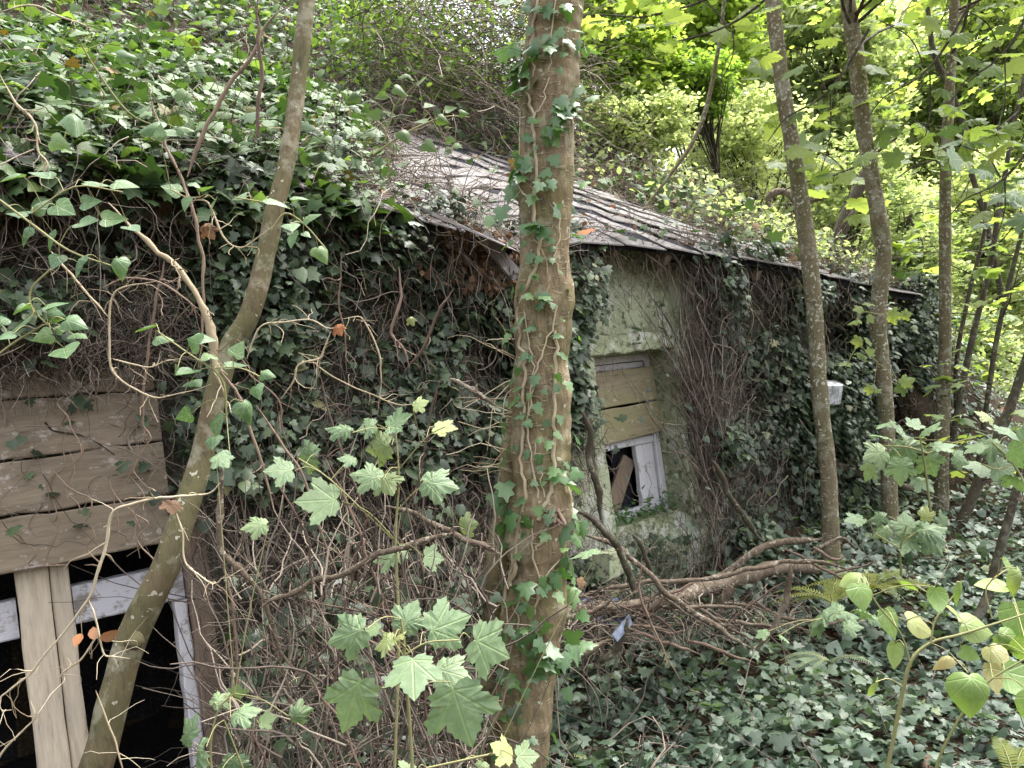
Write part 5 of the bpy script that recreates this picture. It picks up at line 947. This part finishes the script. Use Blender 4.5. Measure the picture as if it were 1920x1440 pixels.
single('dead_leaf', 'dark brown crumpled leaf hanging from the bare twig over the lowest plank', 'dead leaf', MAPLE, 322, 948, 1.5, 40, -100, m_dry, .35)
single('dead_leaf', 'pinkish dead leaf lying by the log right of the thick trunk', 'dead leaf', MAPLE, 1090, 1092, 3.2, 26, 0, m_dry, .85)
single('dead_leaf', 'yellow leaf caught in the wall ivy left of the thick trunk', 'dead leaf', MAPLE, 771, 601, 3.1, 22, -60, m_syc, 1.)
single('dead_leaf', 'dry tan leaf caught under the roof edge beside the upright stem', 'dead leaf', MAPLE, 388, 432, 2.3, 36, -60, m_dry, .8)

# ============================================================ LOG PILE AND DEBRIS
def pole(name, label, pts, Y, m=m_log, tint=.2, group='fallen branches by the log', cat='branch', s=10, bump=.18): return stem(name, label, cat, pts, Y, m, tint, group, s, bump)
lg = empty('fallen_log', P(1290, 1125, 3.9), 'thick fallen branch with flaking pale bark lying below the window', 'log')
g = Geo(); q, r_ = pxpath([(1035, 1152, 18), (1110, 1142, 25), (1190, 1138, 30), (1270, 1122, 34), (1335, 1098, 35), (1400, 1080, 31), (1450, 1066, 27), (1500, 1064, 23), (1545, 1070, 16)], [3.3, 3.35, 3.45, 3.6, 3.8, 4.0, 4.15, 4.3, 4.4], 6); tube(g, q, r_, 14, 0, .3, 16); g.build('trunk', m_log, lg)
g = Geo(); q, r_ = pxpath([(1372, 1100, 22), (1358, 1125, 18), (1345, 1162, 12)], 3.75, 4); tube(g, q, r_, 8, 0, .2, 20); g.build('branch_stub', m_log, lg)
pole('branch', 'dark curved stem bowing past the left side of the window', [(1090, 770, 9), (1107, 810, 11), (1104, 860, 13), (1108, 880, 13), (1124, 925, 15), (1126, 975, 14)], 3.0, m_bark_dark, .3)
pole('branch', 'dark crooked stem dropping from below the window to the log', [(1080, 955, 9), (1112, 975, 12), (1142, 1005, 15), (1170, 1050, 16), (1186, 1090, 17), (1192, 1122, 18)], 3.1, m_bark_dark, .3)
pole('branch', 'long straight branch slanting right across the log', [(1088, 1000, 8), (1150, 1022, 10), (1200, 1060, 12), (1250, 1110, 13), (1290, 1145, 13), (1350, 1180, 13), (1408, 1214, 12)], 3.2)
pole('branch', 'short knotted branch rising above the log below the window', [(1188, 1000, 10), (1204, 1025, 11), (1218, 1060, 10), (1226, 1080, 8)], 3.3, m_bark_dark, .2)
pole('branch', 'thin pale branch in a long low arc over the log', [(1050, 1128, 8), (1120, 1110, 9), (1200, 1092, 9), (1300, 1090, 9), (1400, 1068, 9), (1480, 1054, 9), (1545, 1056, 9), (1600, 1072, 7)], 3.25)
pole('branch', 'upward curved branch behind the log reaching to the first slender trunk', [(1342, 1092, 12), (1380, 1058, 14), (1430, 1026, 15), (1490, 1012, 14), (1540, 1014, 10)], 3.9)
pole('branch', 'lower branch hooking down from the right end of the log', [(1482, 1058, 13), (1480, 1095, 13), (1474, 1130, 11), (1455, 1170, 11), (1432, 1200, 9), (1405, 1218, 7)], 3.4)
pole('branch', 'forked slim branch leaning on the wall ivy between window and first slender trunk', [(1332, 862, 6), (1350, 885, 11), (1372, 935, 12), (1402, 980, 12), (1432, 1015, 12)], 4.0, m_bark_dark, .1)
pole('branch', 'horizontal dark branch along the wall behind the slender trunks', [(1455, 856, 10), (1500, 862, 14), (1560, 872, 17), (1630, 895, 16), (1700, 915, 15), (1760, 935, 10)], 5.3, m_bark_dark, .2)
pole('branch', 'pale curved stick lying in front of the log at its left end', [(1030, 1158, 8), (1070, 1156, 10), (1110, 1148, 9), (1138, 1132, 8), (1146, 1120, 4)], 3.0)
pole('branch', 'dark root-like branch arching down under the blue plastic', [(1120, 1240, 14), (1150, 1222, 16), (1166, 1190, 15), (1176, 1160, 12)], 3.0, m_bark_dark, .3)
pole('branch', 'rotten branch lying low left of the blue plastic', [(1030, 1245, 14), (1060, 1235, 18), (1100, 1222, 18), (1140, 1200, 12)], 2.9, m_log, .5)
pole('branch', 'thin bent twig standing in front of the log', [(1205, 1050, 4), (1198, 1110, 5), (1215, 1160, 5), (1245, 1220, 4), (1275, 1275, 4)], 2.9, m_stem_br, .7)
for k in range(26):
    x = rng.uniform(1040, 1560); y = rng.uniform(1090, 1200) if x < 1450 else rng.uniform(1000, 1090); L = rng.uniform(50, 190); an = rng.uniform(-.75, .6); w_ = rng.uniform(4, 9); bnd = rng.normal(0, 14)
    pole('stick', 'brown stick lying in the heap of dead wood around the log', [(x, y, w_), (x+L*.35*cos(an), y+L*.35*sin(an)+bnd*.7, w_), (x+L*.7*cos(an), y+L*.7*sin(an)+bnd, w_*.9), (x+L*cos(an), y+L*sin(an), w_*.5)], 3.02+(x-1040)/520*.85+rng.normal(0, .10), m_log if k % 2 else m_stem_br, rng.uniform(.2, .7), 'sticks in the heap of dead wood', 's', 6)['category'] = 'stick'
g = Geo(); n = 520; px = rng.uniform(1030, 1520, n); py = rng.normal(1160, 30, n); px = np.where(py > 1190, 1030+(px-1030)*.35, px); q = A([P(a, b, 3.08+(a-1030)/470*.85) for a, b in zip(px, py)]); thin(g, q, nrmz(rnd(n)*A([1, 1, .5])), rng.uniform(.08, .32, n), rng.uniform(.0015, .004, n), 7, .3, .1, sides=4)
tag(g.build('dead_twigs', m_tangle), 'dark tangle of dead twigs packed under the log', 'twigs', kind='stuff')
# crumpled plastic sheet by the log
g = Geo(); c = P(1128, 1156, 3.42); u = np.linspace(-1, 1, 13); U, V_ = np.meshgrid(u, u); q = c+(U[..., None]*cr*.10+V_[..., None]*nrmz(cu+.9*fw)*.055); q[..., 2] += .05*(noise(q, 14)-.5)+.03*np.abs(U); q[..., 1] += .05*(noise(q+5, 18)-.5)
i, j = np.meshgrid(np.arange(12), np.arange(12), indexing='ij'); a = (i*13+j).ravel(); g.add(q.reshape(-1, 3), np.stack([a, a+1, a+14, a+13], -1))
o = g.build('plastic_sheet', m_blue); sm = o.modifiers.new('thick', 'SOLIDIFY'); sm.thickness = .004; tag(o, 'crumpled blue-grey plastic sheet stuck under the left end of the log', 'plastic sheet')
g = Geo(); d = nrmz(P(1190, 1150, 3.1)-P(1150, 1200, 2.95)); box(g, P(1168, 1178, 3.0), d, nrmz(np.cross(d, fw)), -fw, .07, .017, .006, jit=.004); tag(g.build('slate_fragment', m_blue), 'narrow blue-grey shard leaning below the plastic sheet', 'shard')
g = Geo(); box(g, P(1152, 1052, 3.75), W3, N3, Z3, .07, .05, .055, jit=.006); tag(g.build('block', m_plaster), 'mossy stone block standing against the wall below the window', 'block')
# white ribbed box hanging on the wall behind the first slender trunk
e = empty('bulkhead_light', WPp(1550, 740, .12), 'ribbed white plastic bulkhead light on the ivy wall behind the first slender trunk', 'lamp')
c = P(1549, 738, 5.15); rt = nrmz(cr*.98+fw*.35); up_ = nrmz(cu*1-.18*fw); nn = nrmz(np.cross(rt, up_)); 
if nn@fw > 0: nn = -nn
g = Geo(); v = []
for z_, sx_, sy_ in ((0, .108, .082), (.045, .10, .072), (.055, .09, .064)):
    for a, b in ((-1, -1), (1, -1), (1, 1), (-1, 1)): v.append(c+rt*a*sx_*(1-.10*(b < 0))+up_*b*sy_+nn*z_)
g.add(v, [[0, 1, 2, 3], [0, 4, 5, 1], [1, 5, 6, 2], [2, 6, 7, 3], [3, 7, 4, 0], [4, 8, 9, 5], [5, 9, 10, 6], [6, 10, 11, 7], [7, 11, 8, 4], [8, 9, 10, 11]]); 
for a in np.linspace(-.8, .8, 9): tube(g, [c+rt*a*.066-up_*.055+nn*.056, c+rt*a*.07+up_*.062+nn*.056], .0035, 5)
g.build('diffuser', m_white, e); g = Geo(); box(g, c-nn*.012, rt, up_, nn, .089, .088, .011); g.build('housing', m_white, e)
# --- ferns
def fern(label, px, py, Y, n, L, m=m_fern):
    b = P(px, py, Y); e = empty('fern', b, label, 'fern', 'ferns in the ivy carpet'); gs, gl = Geo(), Geo()
    for k in range(n):
        a = rng.uniform(0, 2*pi); d = nrmz(A([cos(a), sin(a)*.7, 1.3])); pts = [b]; l = L*rng.uniform(.7, 1.1)
        for _ in range(12): d = nrmz(d+A([cos(a), sin(a)*.7, -.9])*.13); pts.append(pts[-1]+d*l/12)
        pts = A(pts); tube(gs, pts, np.linspace(.003, .001, 13), 4, .3); T_ = nrmz(np.gradient(pts, axis=0)); sd_ = nrmz(np.cross(T_, UP)); q = spline(pts, 2); T2 = np.repeat(T_, 2, 0)[:len(q)]; S2 = np.repeat(sd_, 2, 0)[:len(q)]; w_ = np.sin(np.linspace(.35, pi*.97, len(q)))
        for sg in (-1, 1): leaves(gl, NARROW, q, np.cross(S2*sg, T2)*sg, S2*sg+T2*.35-UP*.15, .06*w_*L/.4, rng.uniform(.2, .9))
    gs.build('stem', m_stem_gr, e); gl.build('fronds', m, e)
fern('golden green fern between the first and second slender trunks', 1630, 1115, 3.9, 15, .38)
fern('smaller green fern beside the log right end', 1560, 1130, 3.7, 7, .30)
fern('yellowing fern at the bottom right corner', 1905, 1470, 2.4, 8, .24)
fern('low dark green fern in the ivy carpet below the log', 1560, 1245, 2.9, 6, .22, m_ground_ivy)

g = Geo(); n = 150; t = rng.uniform(wl-.02, wr+.02, n); q = wallv(t, wbot+.02+.10*rng.random(n)**2, -.14+.20*rng.random(n)); leaves(g, IVY2, q, nrmz(UP+.4*N3+rnd(n, .5)), rnd(n), rng.uniform(.015, .04, n), rng.random(n)*.7); thin(g, q[:60], rnd(60)+UP*.4, .12, .0012, 5, .4)
tag(g.build('sill_ivy', m_ivy_fresh), 'small ivy and moss growing over the window sill', 'ivy', kind='stuff')

g = Geo(); p, nm, s_, t, r = scatter_site(9000, (0, 9), (1.6, 8), lambda s, t, p, r: (s < -.1) & ~r); px, py, _ = proj(p); k = (px > 1080) & (noise(p, 1.9) > .52); q = p[k][:140]; n = len(q)
q5 = np.repeat(q+UP*rng.uniform(.08, .2, (n, 1)), 4, 0); d5 = rnd(4*n)*A([1, 1, .2]); leaves(g, OVAL, q5, nrmz(UP+rnd(4*n, .25)), d5, rng.uniform(.03, .06, 4*n), np.repeat(rng.random(n)*.5, 4)); thin(g, q, UP+rnd(n, .1), .18, .0014, 3, .05)
tag(g.build('woodland_weeds', m_mid), 'broader leaved weeds standing through the ivy carpet', 'weeds', kind='stuff')
